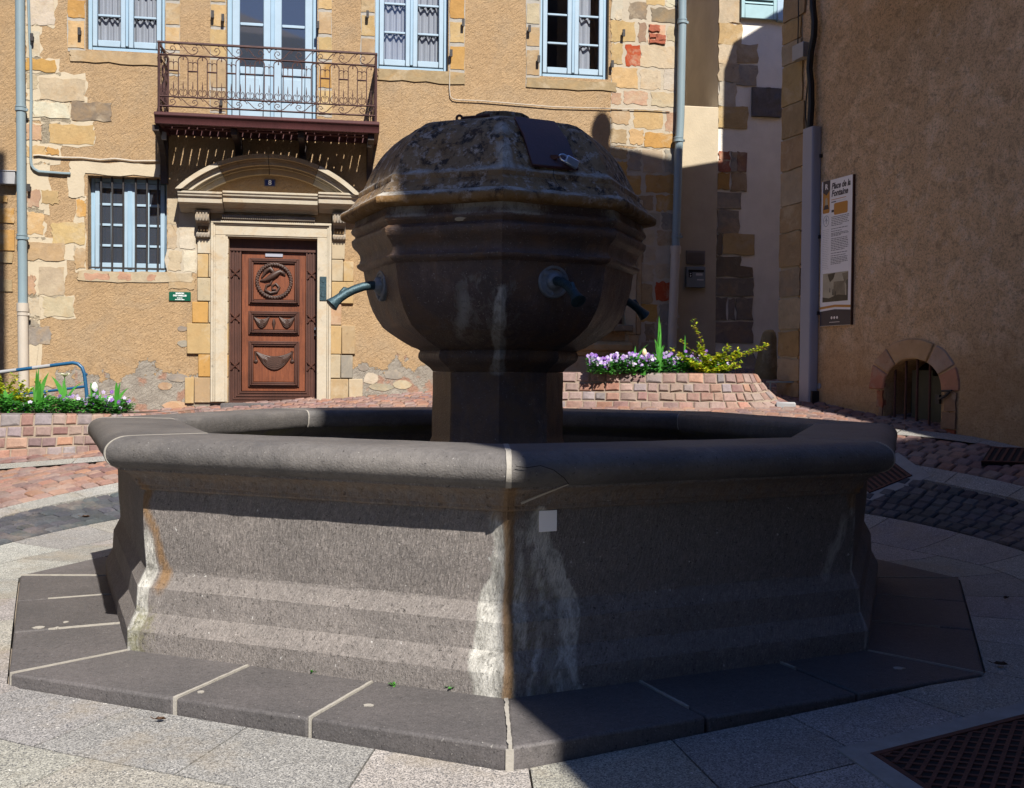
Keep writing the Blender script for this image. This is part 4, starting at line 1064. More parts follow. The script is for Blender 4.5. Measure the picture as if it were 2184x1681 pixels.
# segmental pediment
uc, _ = fp(*R7(690, 300), .25); zc0 = frect(163, 335, 1206, 440, R7, .28)[3]-.012
half = (frect(152, 300, 1212, 400, R7, .3)[2]-frect(152, 300, 1212, 400, R7, .3)[0])/2; rise = fp(*R7(690, 122), .3)[1]-zc0
RR = (half*half+rise*rise)/(2*rise); zc = zc0+rise-RR; am = math.asin(half/RR)
tot_t = .235
def arc_band(mb, ra, rb, w0, w1, a0, a1, col, n=16):
    o = []
    for i in range(n+1):
        a = a0+(a1-a0)*i/n; o.append((uc+ra*sin(a), max(zc0, zc+ra*cos(a))))
    for i in range(n, -1, -1):
        a = a0+(a1-a0)*i/n; o.append((uc+rb*sin(a), max(zc0, zc+rb*cos(a))))
    for i in range(n):
        mb.prism([o[i], o[i+1], o[2*n-i], o[2*n+1-i]], -w0, -w1, 'y', col)
for (a0, a1, c) in ((-am, -am*.52, CW), (-am*.515, -.01, TN), (-.005, am*.5, TN), (am*.505, am, CW)):
    m = MB()
    arc_band(m, RR, RR-.058, .0, .36, a0, a1, c); arc_band(m, RR-.060, RR-.085, .0, .31, a0, a1, c); arc_band(m, RR-.087, RR-.135, .0, .29, a0, a1, c); arc_band(m, RR-.137, RR-.165, .0, .22, a0, a1, c); arc_band(m, RR-.167, RR-.235, .0, .17, a0, a1, rgb(c, .1))
    m.build('pediment_arch', MT['dressed stone'], ds, smooth=15)
m = MB(); n = 20; Ri = RR-.2; ai = math.acos(min(1, (zc0-zc)/Ri))
m.prism([(uc+Ri*sin(-ai+2*ai*i/n), zc+Ri*cos(-ai+2*ai*i/n)) for i in range(n+1)], .0, -.08, 'y'); m.build('tympanum', MT['stucco plain'], ds, smooth=0)
th = MB(); r = frect(440, 1546, 975, 1600, R7); th.box((r[0]-.05, -.22, r[3]-.35), (r[2]+.05, .2, r[3])); th.build('threshold', MT['flag basalt'], ds, bevel=.01)
# the step in front
# --------- front door
dr = empty('front_door', parent=house); u0, z0, u1, z1 = frect(455, 605, 960, 1546, R7); k = .00236
yd = .12
fr = MB(); fwd = .155
for i in range(7):       # reeded outer frame, mitred below
    o = i*fwd/7; q = fwd/7-.004; d = yd-.02+(.012 if i % 2 else 0)
    fr.box((u0+o, d, z0+o), (u0+o+q, yd+.08, z1)); fr.box((u1-o-q, d, z0+o), (u1-o, yd+.08, z1)); fr.box((u0+o+q+.001, d, z0+o), (u1-o-q-.001, yd+.08, z0+o+q))
fr.box((u0+.0, yd-.03, z1-.16), (u1-.0, yd-.022, z1)) 
for x in (u0+.075, u1-.075):
    for zq in (z0+.5, z0+1.15, z0+1.75):
        for s in (-1, 1): fr.tube([(x-.06, yd-.026, zq-.06*s), (x+.06, yd-.026, zq+.06*s)], .008, 5)
fr.build('door_frame', MT['dark wood'], dr, smooth=30)
lf = MB(); a, b = u0+fwd+.003, u1-fwd-.003; c, d = z0+fwd+.003, z1-.163
lf.box((a, yd+.01, c), (b, yd+.06, d)); lf.build('door_leaf', MT['door wood'], dr, bevel=.004)
def zof(y): return fp(*R7(700, y))[1]
pa, pb = fp(*R7(563, 1000))[0], fp(*R7(859, 1000))[0]
for (yt, yb) in ((712, 980), (1017, 1153), (1190, 1455)):
    zt_, zb = zof(yt), zof(yb)
    mo = MB()
    for (o, wd, y0) in ((0, .022, .0), (.023, .020, -.026), (.044, .022, -.012)):
        p0, p1, q0, q1 = pa+o, pb-o, zb+o, zt_-o
        mo.box((p0, yd+y0-.012, q0), (p0+wd, yd+.012, q1)); mo.box((p1-wd, yd+y0-.012, q0), (p1, yd+.012, q1)); mo.box((p0+wd+.001, yd+y0-.012, q0), (p1-wd-.001, yd+.012, q0+wd)); mo.box((p0+wd+.001, yd+y0-.012, q1-wd), (p1-wd-.001, yd+.012, q1))
    mo.build('panel_moulding', MT['dark wood'], dr, bevel=.005)
    pn = MB(); pn.box((pa+.07, yd+.002, zb+.07), (pb-.07, yd+.012, zt_-.07)); pn.build('door_panel', MT['door wood'], dr, bevel=.004)
wr = MB(); cu_, cz = fp(*R7(712, 842)); rr = 96*k
wr.tube([(cu_+rr*cos(2*pi*i/40), yd-.008, cz+rr*1.0*sin(2*pi*i/40)) for i in range(41)], [.021+.004*(i % 2) for i in range(41)], 8, cap=False)
for i in range(40):
    an = 2*pi*i/40
    for s in (-1, 1):
        wr.blob((cu_+(rr+s*.011)*cos(an+.05*s), yd-.022, cz+(rr+s*.011)*sin(an+.05*s)), (.014, .010, .014), 6, 4)
wr.build('wreath_carving', MT['carved wood'], dr, smooth=60)
bi = MB(); J = lambda x, y: (fp(*R7(x, y))[0], yd-.006, fp(*R7(x, y))[1])
bi.tube([J(630, 840), J(660, 838), J(695, 820), J(725, 800), J(748, 788), J(768, 800), J(776, 812)], [.010, .026, .046, .044, .03, .024, .008], 9)
bi.tube([J(640, 822), J(665, 785), J(690, 770), J(712, 795), J(700, 820)], [.012, .03, .034, .028, .012], 8)
bi.tube([J(700, 840), J(690, 860), J(668, 870), J(660, 895), J(690, 912), J(728, 905), J(742, 880), J(722, 858), J(700, 870), J(700, 892), J(722, 890)], [.013, .016, .018, .019, .02, .019, .018, .016, .014, .012, .008], 8)
bi.build('bird_carving', MT['carved wood'], dr, smooth=60)
def swag(x0, x1, y, sag, tk, n=5):
    s = MB()
    for i in range(n):
        f = i/(n-1); pts = []; rs = []
        for j in range(13):
            t = j/12; x = x0+(x1-x0)*t; dip = (1-(2*t-1)**2); px_ = R7(x, y + dip*(sag*(.35+.65*f)) - (1-f)*0)
            u, z = fp(*px_); pts.append((u, yd-.004-.010*sin(pi*f), z)); rs.append((tk*(.35+.65*dip))*k)
        s.tube(pts, rs, 6)
    return s
for (x0, x1) in ((596, 684), (742, 830)): swag(x0, x1, 1050, 58, 8, 5).build('swag_carving', MT['carved wood'], dr, smooth=60)
m = MB(); m.tube([J(710, 1062), J(710, 1085), J(710, 1118)], [.012, .026, .008], 8); m.build('tassel_carving', MT['carved wood'], dr, smooth=60)
s = swag(606, 822, 1250, 100, 9, 7)
for x in (606, 816):
    s.blob(J(x, 1306), (.03, .014, .026), 8, 6); s.tube([J(x, 1248), J(x-2, 1275), J(x, 1300)], [.02, .012, .016], 6)
s.build('drapery_carving', MT['carved wood'], dr, smooth=60)
m = MB(); r = frect(660, 680, 762, 704, R7); m.box((r[0], yd-.004, r[1]), (r[2], yd+.01, r[3])); m.build('letter_slot', MT['grey cover'], dr, bevel=.004)
m = MB(); u, z = fp(*R7(958, 1118)); m.box((u-.03, yd-.05, z-.02), (u-.015, yd-.02, z+.02)); m.lathe([(.014, 0), (.014, .02)], 8, M=Matrix.Translation((u-.02, yd-.04, z-.1))); m.build('door_handle', MT['steel'], dr)

# --------- balcony
bal = empty('balcony', parent=house); WB = .75
uL = fp(335, 243, WB)[0]; uR = fp(804, 258, WB)[0]; zF = (fp(335, 241, WB)[1]+fp(804, 260, WB)[1])/2
fa_ = MB()
fa_.prism([(-WB-.05, zF), (-WB+.05, zF), (-WB+.05, zF-.14), (-WB-.0, zF-.14), (-WB-.01, zF-.10), (-WB-.03, zF-.06), (-WB-.05, zF-.04)], uL-.03, uR+.03, 'x')
for (a, b) in ((uL-.03, uL+.05), (uR-.05, uR+.03)): fa_.box((a+.002, -WB+.053, zF-.137), (b-.002, .0, zF-.004))
fa_.build('balcony_edge', MT['balcony wood'], bal, bevel=.006)
pl = MB(); n_ = int((uR-uL-.1)/.105); wd = (uR-uL-.104)/n_
for i in range(n_):
    a = uL+.052+i*wd; gL = random.choice((.006, .009, .009, .010)); pl.box((a+gL, -WB+.056, zF-.045), (a+wd-gL, -.012, zF-.012))
pl.build('floor_boards', MT['balcony wood'], bal)
jo = MB()
for (wj, wd) in ((.08, .05), (.42, .08), (.60, .04)): jo.box((uL+.055, -wj-wd, zF-.135), (uR-.055, -wj, zF-.048))
for i in range(26):                   # packing pieces close some of the gaps
    a = uL+.06+random.random()*(uR-uL-.15); wj = random.uniform(.14, .58); jo.box((a, -wj-random.uniform(.03, .10), zF-.06), (a+.10, -wj, zF-.0455))
jo.build('floor_joists', MT['balcony wood'], bal)
for (px, zl, big) in ((352, 392, 1), (510, 350, 0), (646, 350, 0), (789, 385, 1)):
    u = fp(px, 300, .0)[0]; zb = fp(px, zl, .05)[1]; zt_ = zF-.14; b_ = MB(); dd = WB-.06 if big else WB-.10
    b_.box((u-.045, -.07, zb), (u+.045, 0, zt_)); b_.box((u-.04, -dd, zt_-.075), (u+.04, -.072, zt_-.001))
    n = 10; o = [(-.072-(dd-.14)*(1-cos(pi/2*i/n)), zb+.08+(zt_-.076-zb-.08)*sin(pi/2*i/n)) for i in range(n+1)]; o2 = [(y+.0-.06*(1-i/n), z-.0-.09*(i/n)) for i, (y, z) in enumerate(o)]
    for i in range(n): b_.prism([o[i], o[i+1], (o[i+1][0]+.075, o[i+1][1]-.015), (o[i][0]+.075 if i else -.071, o[i][1]-.015)], u-.035, u+.035, 'x')
    b_.build('bracket', MT['bracket wood'], bal, smooth=40)
for (px, py) in ((350, 290), (788, 306)):
    u, z = fp(px, py, .45); m = MB(); m.box((u-.03, -.47, z-.05), (u+.03, -.44, z+.05)); m.build('bracket_plate', MT['grey plastic'], bal, bevel=.004)
# railing
rl = empty('railing', parent=bal)
zT = (fp(336, 87, WB)[1]+fp(803, 115, WB)[1])/2; hR = zT-zF; yR = -WB+.01
# measured heights of the four rails
z_a = zF+.085; z_b = z_a+.135*hR/.98; z_d = zT-.005; z_c = zT-.175*hR/.98
def flatbar(mb, p, q, w_, t_):
    mb.tube([p, q], w_, 4)
def spiral(c, r0, r1, a0, turns, n, plane):
    return [plane(c[0]+(r0+(r1-r0)*i/n)*cos(a0+turns*2*pi*i/n), c[1]+(r0+(r1-r0)*i/n)*sin(a0+turns*2*pi*i/n)) for i in range(n+1)]
def panel(u0, u1, plane, units, name):
    """one face of the railing: rails, arched bars and scrolls. plane maps (u,z) to local space"""
    b = MB()
    for zq, r in ((z_a, .011), (z_b, .010), (z_c, .011)): b = MB(); b.tube([plane(u0, zq), plane(u1, zq)], r, 4); b.build('rail', MT['iron'], rl)
    b = MB()
    b.tube([plane(u0-.02, z_d), plane(u1+.02, z_d)], .017, 6)
    for u in (u0, u1): b.tube([plane(u, zF), plane(u, z_d)], .013, 4)
    du = (u1-u0)/units; hb = z_c-z_b
    b.build('rail', MT['iron'], rl)
    b = MB()
    for i in range(1, units):
        u = u0+du*i; b.tube([plane(u, z_b), plane(u, z_c-.06 - (0 if True else 0))], .0065, 5)
    for i in range(units):
        uc_ = u0+du*(i+.5); r = du/2
        if i % 2 == 0:
            b.tube([plane(uc_+r*cos(pi*j/10), z_c-.062+(.052)*sin(pi*j/10)) for j in range(11)], .0065, 5)
            b.tube([plane(uc_, z_c-.01), plane(uc_, z_c-.055)], [.004, .009], 4)
        else:
            zk = z_c-.11
            for s in (-1, 1): b.tube([plane(uc_+s*r*.5+r*.5*cos(pi*j/6), zk+.03*sin(pi*j/6)) for j in range(7)], .005, 4)
            b.tube([plane(uc_, zk-.07), plane(uc_, zk+.06)], .004, 4); b.tube([plane(uc_-r, zk-.085), plane(uc_+r, zk-.085)], .011, 4)
        # spear and heart at the foot
        b.tube([plane(uc_, z_b+.02), plane(uc_, z_b+.09), plane(uc_, z_b+.12), plane(uc_, z_b+.20)], [.004, .004, .008, .002], 5)
        for s in (-1, 1):
            b.tube([plane(uc_+s*x*du, z_b+zq) for x, zq in ((.0, .015), (.22, .018), (.40, .045), (.36, .085), (.2, .10), (.10, .085), (.16, .072))], .0048, 4)
    b.build('bars', MT['iron'], rl)
    nb = max(2, int((u1-u0)/.25)); L = (u1-u0)/nb
    for (zl, zh) in ((z_a, z_b), (z_c, z_d)):
        b = MB()
        for i in range(nb):
            a = u0+L*i; s = 1 if i < nb/2 else -1
            m = lambda x: (a+x if s > 0 else a+L-x)
            hh = zh-zl
            b.tube([plane(m(L*x), zl+hh*zq) for x, zq in ((.0, .85), (.12, .65), (.3, .25), (.48, .08), (.66, .18), (.76, .45), (.68, .72), (.55, .72), (.50, .52), (.57, .40), (.62, .5))], .0055, 5)
            b.tube([plane(m(L*x), zl+hh*zq) for x, zq in ((.66, .85), (.78, .95), (.92, .85), (1.0, .6))], .0055, 5)
        b.build('scrolls', MT['iron'], rl)
panel(uL+.02, uR-.02, lambda u, z: (u, yR, z), 23, 'front')
panel(.03, WB-.03, lambda u, z: (uL+.012, -u, z), 6, 'side'); panel(.03, WB-.03, lambda u, z: (uR-.012, -u, z), 6, 'side')

# --------- things fixed to the house
HM = Matrix.Translation(FAC.P0) @ Matrix.Rotation(FAC.ang, 4, 'Z')
def fixed(name, mb, mat, label, cat, group=None, **kw): return tag(mb.build(name, MT[mat], matrix=HM, **kw), label, cat, group)
np_ = empty('house_number_plate', FAC.P0, FAC.ang, 'small dark blue enamel plate with a white number 8 above the door', 'number plate')
r = frect(1117, 1528, 1210, 1588, R2, .09); m = MB(); m.box((r[0], -.092, r[1]), (r[2], -.083, r[3])); m.build('plate', MT['plate blue'], np_, bevel=.003)
m = MB(); t_ = .004
for (a, b, c, d) in ((r[0]+.004, r[1]+.004, r[2]-.004, r[1]+.004+t_), (r[0]+.004, r[3]-.004-t_, r[2]-.004, r[3]-.004), (r[0]+.004, r[1]+.009, r[0]+.004+t_, r[3]-.009), (r[2]-.004-t_, r[1]+.009, r[2]-.004, r[3]-.009)): m.box((a, -.0935, b), (c, -.0921, d))
m.build('plate_border', MT['sign grey'], np_)
text_obj('number', '8', (r[3]-r[1])*.95, MT['plate white'], np_, ((r[0]+r[2])/2, -.0928, (r[1]+r[3])/2), bold=.0012)
gs = empty('green_name_plate', FAC.P0, FAC.ang, 'small green plate with white lettering on the wall left of the doorway', 'sign')
r = frect(1440, 1352, 1626, 1428, R6, .01); m = MB(); m.box((r[0], -.018, r[1]), (r[2], -.001, r[3])); m.build('plate', MT['sign green'], gs, bevel=.003)
hh = r[3]-r[1]; um = (r[0]+r[2])/2
text_obj('lettering', 'MAISON', hh*.24, MT['plate white'], gs, (um, -.0188, r[3]-hh*.17), bold=.0008); text_obj('lettering', 'DES FAMILLES', hh*.24, MT['plate white'], gs, (um, -.0188, r[3]-hh*.42), bold=.0008)
m = MB()
for (zq, l_) in ((.68, .07), (.86, .12)):
    x = um-l_/2
    while x < um+l_/2: q_ = random.uniform(.008, .02); m.box((x, -.0192, r[3]-hh*zq-.005), (min(x+q_, um+l_/2), -.0182, r[3]-hh*zq+.004)); x += q_+.005
m.build('small_lettering', MT['plate white'], gs)
ic = MB(); r = frect(976, 822, 1015, 960, R7, .04); ic.box((r[0], -.062, r[1]), (r[2], -.036, r[3])); ic.box((r[0]+.02, -.068, r[1]+.05), (r[2]-.02, -.061, r[1]+.12)); ic.lathe([(.014, 0), (.014, .008)], 10, M=Matrix.Translation(((r[0]+r[2])/2, -.0615, r[3]-.07)) @ Matrix.Rotation(pi/2, 4, 'X'))
fixed('doorbell_panel', ic, 'bronze', 'narrow greenish metal doorbell panel on the jamb right of the door', 'doorbell', bevel=.004)
def drainpipe(pts, split, r, label, collars, lo_key='pvc'):
    """pts top to bottom in picture units"""
    e = empty('drainpipe', FAC.P0, FAC.ang, label, 'drainpipe', 'drainpipes on the town house'); P = [fp(x, y, .1) for x, y in pts]
    up_ = [(u, -.10, z) for (u, z), (x, y) in zip(P, pts) if y <= split]; lo_ = [(u, -.10, z) for (u, z), (x, y) in zip(P, pts) if y >= split]
    m = MB(); m.tube(up_, r, 16); m.build('upper_pipe', MT['zinc'], e, smooth=50)
    m = MB(); m.tube([(lo_[0][0], -.10, lo_[0][2])]+lo_[1:], r*1.12, 16); m.tube([(lo_[0][0], -.10, lo_[0][2]-.09), (lo_[0][0], -.10, lo_[0][2]+.02)], r*1.28, 16); m.build('lower_pipe', MT[lo_key], e, smooth=50)
    for (x, y, key) in collars:
        u, z = fp(x, y, .1); m = MB(); m.tube([(u, -.10, z-.02), (u, -.10, z+.02)], r*1.22, 16); m.tube([(u, -.10, z+.028), (u, -.10, z+.05)], r*1.16, 16); m.box((u-.012, -.08, z-.012), (u+.012, .0, z+.012)); m.box((u+r*1.0, -.12, z-.015), (u+r*1.5, -.09, z+.015)); m.build('pipe_clip', MT[key], e, smooth=40)
drainpipe([(42, -60), (43, 120), (44.5, 240), (46, 420), (48, 560), (48.5, 650), (49, 700), (50, 790), (50.5, 850)], 650, .058, 'blue grey zinc drainpipe with pale lower end between the barred window and left neighbour house', [(44.5, 234, 'zinc'), (47, 508, 'zinc'), (49, 670, 'pvc')])
drainpipe([(1455.5, -60), (1455, 60), (1451, 250), (1447, 330), (1444, 440), (1441, 528), (1439, 580), (1436, 660), (1434, 700), (1433, 790), (1433, 840)], 528, .058, 'blue grey zinc drainpipe with pale lower end at the right corner of the town house', [(1455, 48, 'zinc'), (1447, 300, 'zinc'), (1443, 505, 'zinc'), (1436.5, 675, 'pvc'), (1435, 698, 'pvc')])
def fcable(pts, conv, r, mat, name, label, cat, w=.02, **kw):
    P = [(lambda q: (q[0], -w, q[1]))(fp(*conv(x, y), w)) for x, y in pts]; m = MB(); m.tube(P, r, 6); return fixed(name, m, mat, label, cat, **kw)
fcable([(237, -80), (243, 20), (250, 250), (262, 500), (266, 850), (262, 1100), (262, 1360), (268, 1410), (290, 1440), (330, 1462), (540, 1478), (600, 1480)], R1, .018, 'zinc', 'conduit', 'thin grey conduit running down beside the left drainpipe and bending right', 'conduit', .03)
fcable([(285, 1325), (330, 1322), (480, 1340), (700, 1345), (850, 1362), (980, 1352), (1140, 1372), (1350, 1370)], R1, .011, 'white cable', 'wall_cable', 'slack pale cable above the barred window', 'cable', .025)
fcable([(886, 470), (884, 600), (888, 655), (905, 675), (940, 682), (1100, 688), (1300, 705), (1600, 730), (2000, 741), (2240, 748), (2390, 757)], R3, .007, 'white cable', 'wall_cable', 'thin pale cable bending below the window right of the balcony', 'cable', .028)
# sliver of the neighbour on the left
nb = empty('neighbour_house', FAC.P0, FAC.ang, 'ochre neighbour house at the left edge beyond the drainpipe', 'house')
m = MB(); m.box((UL-5, -.012, .0), (UL-.004, 4.9, 9.0)); m.build('wall', MT['stucco plain'], nb, smooth=0)
st_ = MB()
for it in ((-150,540,65,590,OR),(-150,640,125,765,OR),(-150,820,125,1000,OR),(-150,1010,110,1100,TN),(-150,1250,110,1350,TN)): st_.prism(rough_rect(frect(*it[:4], R6)), .02, -.028, 'y', rgb(it[4], .1), bev=.01)
st_.build('corner_stones', MT['stone'], nb, smooth=30)
m = MB(); m.prism([(-.5, 8.95), (2.5, 10.4), (5.5, 8.95), (5.5, 8.9), (-.5, 8.9)], UL-5, UL-.02, 'x'); m.build('roof', MT['roof tile'], nb, smooth=0)
m = MB(); r = frect(-25, 330, 137, 437, R6, .08); m.box((r[0], -.13, r[1]), (r[2], -.013, r[3])); m.box((r[0]-.008, -.14, r[3]-.0), (r[2]+.008, -.02, r[3]+.015))
fixed('meter_box', m, 'grey plastic', 'grey meter box on the shaded wall left of the left drainpipe', 'meter box', bevel=.006)
# ------------------------------------------------------------------ the house up the alley
SETB = -.6
def srect(x0, y0, x1, y1, conv=DD, w=SETB): return frect(x0, y0, x1, y1, conv, w)
side = empty('side_house', FAC.P0, FAC.ang, 'plain plastered house with stone corner up the alley, pale green shutter above', 'house')
a = srect(1529, 100, 1720, 800); ZL = srect(1462, 228, 1528, 600)[3]
m = MB(); m.box((a[0], .6, .3), (a[2]+4, 5, 8.25)); m.build('wall', MT['grey render'], side, smooth=0)
m = MB(); m.prism([(.4, 8.2), (2.5, 9.1), (5.2, 8.2), (5.2, 8.15), (.4, 8.15)], a[0]-.1, a[2]+4, 'x'); m.build('roof', MT['roof tile'], side, smooth=0)
def sstones(name, lst, conv, mat='stone', w=.016):
    for it in lst:
        sm = MB(); p = rough_rect(srect(*it[:4], conv), .02, 3); sm.prism(p, .62, .6-w-random.uniform(0, .006), 'y', rgb(it[4], .12), bev=.008); sm.build(name[:-1], MT[mat], side, smooth=30)
DK = (.27, .23, .19)
sstones('corner_stones', [(1802,-60,1990,200,CR),(1802,205,2000,380,YL),(1802,385,1960,545,CR),(1802,548,1980,700,CR),(1802,705,1950,905,CW),(1802,910,2050,1090,YL)], R4)
sstones('corner_stones', [(420,270,555,385,TN),(400,395,550,520,GY_),(385,655,490,775,TN),(316,925,384,975,(.42,.16,.1)),(316,985,384,1050,(.40,.15,.1)),(388,930,430,1050,GY_),(432,930,486,1050,(.28,.16,.12)),(310,1060,384,1160,OR),(390,1060,484,1170,TN),(305,1178,455,1280,GY_),(305,1285,440,1425,GY_),(340,1432,535,1556,YL),(305,1432,338,1556,GB),(300,1565,450,1640,GB)], R5)
sstones('corner_stones', [(1310,100,1645,245,DK),(1300,262,1418,455,DK),(1432,275,1490,455,DK),(1498,268,1640,455,DK),(1290,470,1640,650,DK),(1320,0,1640,90,GB)], R8)
m = MB(); r = srect(525, 535, 705, 712, R5, SETB+.05); n_ = 8
rows = [[(r[0]+(r[2]-r[0])*i/14, .6-.02-.05*max(0, mn.noise(Vector((i*.7, j*.9, 1.5))))-.02, r[1]+(r[3]-r[1])*j/8) for i in range(15)] for j in range(9)]
m.grid(rows); m.box((r[0], .57, r[1]), (r[2], .62, r[3])); m.build('carved_stone', MT['flag basalt'], side, smooth=50)
m = MB(); r = srect(1380, 690, 1720, 900, R8, SETB+.3); m.prism([(.25, r[1]-.3), (.25, r[1]+.02), (.33, r[1]+.10), (.55, r[3]-.12), (.62, r[3]-.05), (.62, r[1]-.3)], r[0]-.2, r[2], 'x', DK); m.build('sloping_base', MT['stone'], side, bevel=.02)
sh = empty('shutter', parent=side); r = srect(455, -90, 672, 116, R5, SETB+.06); m = MB(); b_ = .055
m.box((r[0], .52, r[1]), (r[0]+b_, .56, r[3])); m.box((r[2]-b_, .52, r[1]), (r[2], .56, r[3])); m.box((r[0]+b_+.002, .52, r[1]), (r[2]-b_-.002, .56, r[1]+.20))
m.build('shutter_frame', MT['shutter paint'], sh, bevel=.004)
m = MB(); z = r[1]+.235
while z < r[3]-.06:
    m.prism([(.515, z-.018), (.522, z-.024), (.56, z+.022), (.553, z+.028)], r[0]+b_+.004, r[2]-b_-.004, 'x'); z += .062
m.box((r[0]+b_+.003, .562, r[1]+.2), (r[2]-b_-.003, .566, r[3]), (1, 1, 1)); m.build('slats', MT['shutter paint'], sh)
m = MB(); r2 = srect(676, -90, 722, 132, R5, SETB+.06); m.box((r2[0], .50, r2[1]), (r2[2]+.1, .59, r2[1]+.10)); m.box((r2[0], .54, r2[1]+.103), (r2[2]+.1, .59, r2[3])); m.build('window_frame', MT['pale blue paint'], side, bevel=.005)
# low wall closing the gap
lw = empty('gap_wall', FAC.P0, FAC.ang, 'pale plastered wall filling the gap beside the right drainpipe', 'wall')
m = MB(); m.box((UR+.003, .57, .3), (a[0]-.003, .95, ZL)); m.build('wall', MT['lime wash'], lw, smooth=0, bevel=.012)
rc = MB(); rc.quad((UR, 3.4, .3), (a[0], 3.4, .3), (a[0], 3.4, 9.), (UR, 3.4, 9.)); rc.build('back_wall', MT['grey render'], lw, smooth=0)
HMx = HM
m = MB(); r = srect(120, 1532, 235, 1615, R5, SETB+.05); m.box((r[0], .545, r[1]), (r[2], .568, r[3]))
nv = 9
for i in range(nv): z = r[1]+.015+(r[3]-r[1]-.03)*i/nv; m.prism([(.535, z), (.546, z+.008), (.546, z+.002)], r[0]+.015, r[2]-.015, 'x')
tag(m.build('air_vent', MT['vent brown'], matrix=HM), 'square brown air vent above the letterbox', 'air vent')
lbx = empty('letterbox', FAC.P0, FAC.ang, 'grey wall letterbox beside the right drainpipe', 'letterbox')
r = srect(1075, 2, 1238, 178, R8, SETB+.1); m = MB(); m.box((r[0], .49, r[1]), (r[2], .566, r[3])); m.build('case', MT['letterbox grey'], lbx, bevel=.008, bevseg=2)
W_, H_ = r[2]-r[0], r[3]-r[1]; X0, Z0 = r[0], r[1]
m = MB(); m.box((X0+.1*W_, .4875, Z0+.74*H_), (X0+.92*W_, .492, Z0+.86*H_)); m.build('slot', MT['pit'], lbx, bevel=.002)
m = MB(); m.box((X0+.12*W_, .486, Z0+.48*H_), (X0+.30*W_, .492, Z0+.73*H_)); m.build('lock_plate', MT['pit'], lbx, bevel=.002)
m = MB(); m.lathe([(.009, 0), (.009, .006), (.005, .009)], 10, M=Matrix.Translation((X0+.21*W_, .486, Z0+.66*H_)) @ Matrix.Rotation(pi/2, 4, 'X')); m.lathe([(.011, 0), (.011, .006), (.005, .009)], 10, M=Matrix.Translation((X0+.21*W_, .486, Z0+.55*H_)) @ Matrix.Rotation(pi/2, 4, 'X')); m.build('lock', MT['steel'], lbx)
m = MB(); m.box((X0+.50*W_, .4865, Z0+.58*H_), (X0+.84*W_, .492, Z0+.69*H_)); m.box((X0+.56*W_, .4865, Z0+.345*H_), (X0+.90*W_, .492, Z0+.41*H_)); m.build('name_label', MT['sign pale grey'], lbx)

# ------------------------------------------------------------------ right-hand house
right = empty('plastered_house', RW.P0, RW.ang, 'tall brown roughcast house on the right with stone corner and barred cellar opening', 'house')
rp = RW.at
def rrect(x0, y0, x1, y1, conv=DD, w=0.):
    ax, ay = conv(x0, y0); bx, by = conv(x1, y1); mx, my = (ax+bx)/2, (ay+by)/2
    return rp(ax, my, w)[0], rp(mx, by, w)[1], rp(bx, my, w)[0], rp(mx, ay, w)[1]
def rbx(mb, r, w0, w1, col=None): mb.box((r[0], -w1, r[1]), (r[2], -w0, r[3]), col)
UE, ZR = 13., 6.95
oL = rp(*A2(712, 1400))[0]; oR = rp(*A2(1040, 1400))[0]; oT = rp(*A2(870, 1215))[1]; oS = rp(*A2(870, 1400))[1]; uc2 = (oL+oR)/2; hw = (oR-oL)/2; oB = .2
n = 24; cur = [(uc2-hw*cos(pi*i/n), oS+(oT-oS)*sin(pi*i/n)**.9) for i in range(n+1)]
wl = MB(); zt_ = oT+.02
us = [0]+[oL*i/4 for i in range(1, 5)]
for (p, q_) in ((0, oL), (oR, UE)): wl.quad((p, 0, -.6), (q_, 0, -.6), (q_, 0, zt_), (p, 0, zt_))
wl.quad((0, 0, zt_), (UE, 0, zt_), (UE, 0, ZR), (0, 0, ZR))
for (p, q_) in zip(cur, cur[1:]): wl.quad((p[0], 0, p[1]), (q_[0], 0, q_[1]), (q_[0], 0, zt_), (p[0], 0, zt_))
prof_ = [(oL, oB)]+cur+[(oR, oB)]
for (p, q_) in zip(prof_, prof_[1:]): wl.quad((p[0], 0, p[1]), (p[0], .4, p[1]), (q_[0], .4, q_[1]), (q_[0], 0, q_[1]))
wl.quad((0, 9, -.6), (0, 0, -.6), (0, 0, ZR), (0, 9, ZR)); wl.quad((UE, 0, -1), (UE, 9, -1), (UE, 9, ZR), (UE, 0, ZR)); wl.quad((UE, 9, -1), (0, 9, -1), (0, 9, ZR), (UE, 9, ZR))
wl.build('wall', MT['rough plaster'], right, smooth=0)
m = MB(); m.box((-.15, -.25, ZR+.001), (UE+.1, 9.2, ZR+.14)); m.build('roof', MT['roof tile'], right, smooth=0)
# unseen parts: block cut thin for its shadow, overhang added as shadow caster, chimney
def to_local(x, y): d = Vector((x, y, 0))-RW.P0; return d.dot(RW.T), -d.dot(RW.N)
m = MB(); gx, gy = 4.24, 13.3; pts = [to_local(gx, gy-.2), to_local(gx+1., gy-.2), to_local(gx+1., gy-.6), to_local(gx, gy-.6)]
b = len(m.v)
zs = [9.22, 9.22+.8, 9.22+.8, 9.22]
for p in pts: m.v.append((p[0], p[1], ZR-.2))
for p, z in zip(pts, zs): m.v.append((p[0], p[1], z))
for f_ in ((0, 1, 5, 4), (1, 2, 6, 5), (2, 3, 7, 6), (3, 0, 4, 7), (4, 5, 6, 7)): m.face([b+i for i in f_])
m.build('upper_block', MT['rough plaster'], right, smooth=0)
m = MB(); m.prism([to_local(*p) for p in ((2.35, 10.0), (5.2, 10.0), (5.2, 10.55), (2.35, 10.55))], 5.45, 9.38, 'z'); m.build('shadow_overhang', MT['rough plaster'], right, smooth=0)
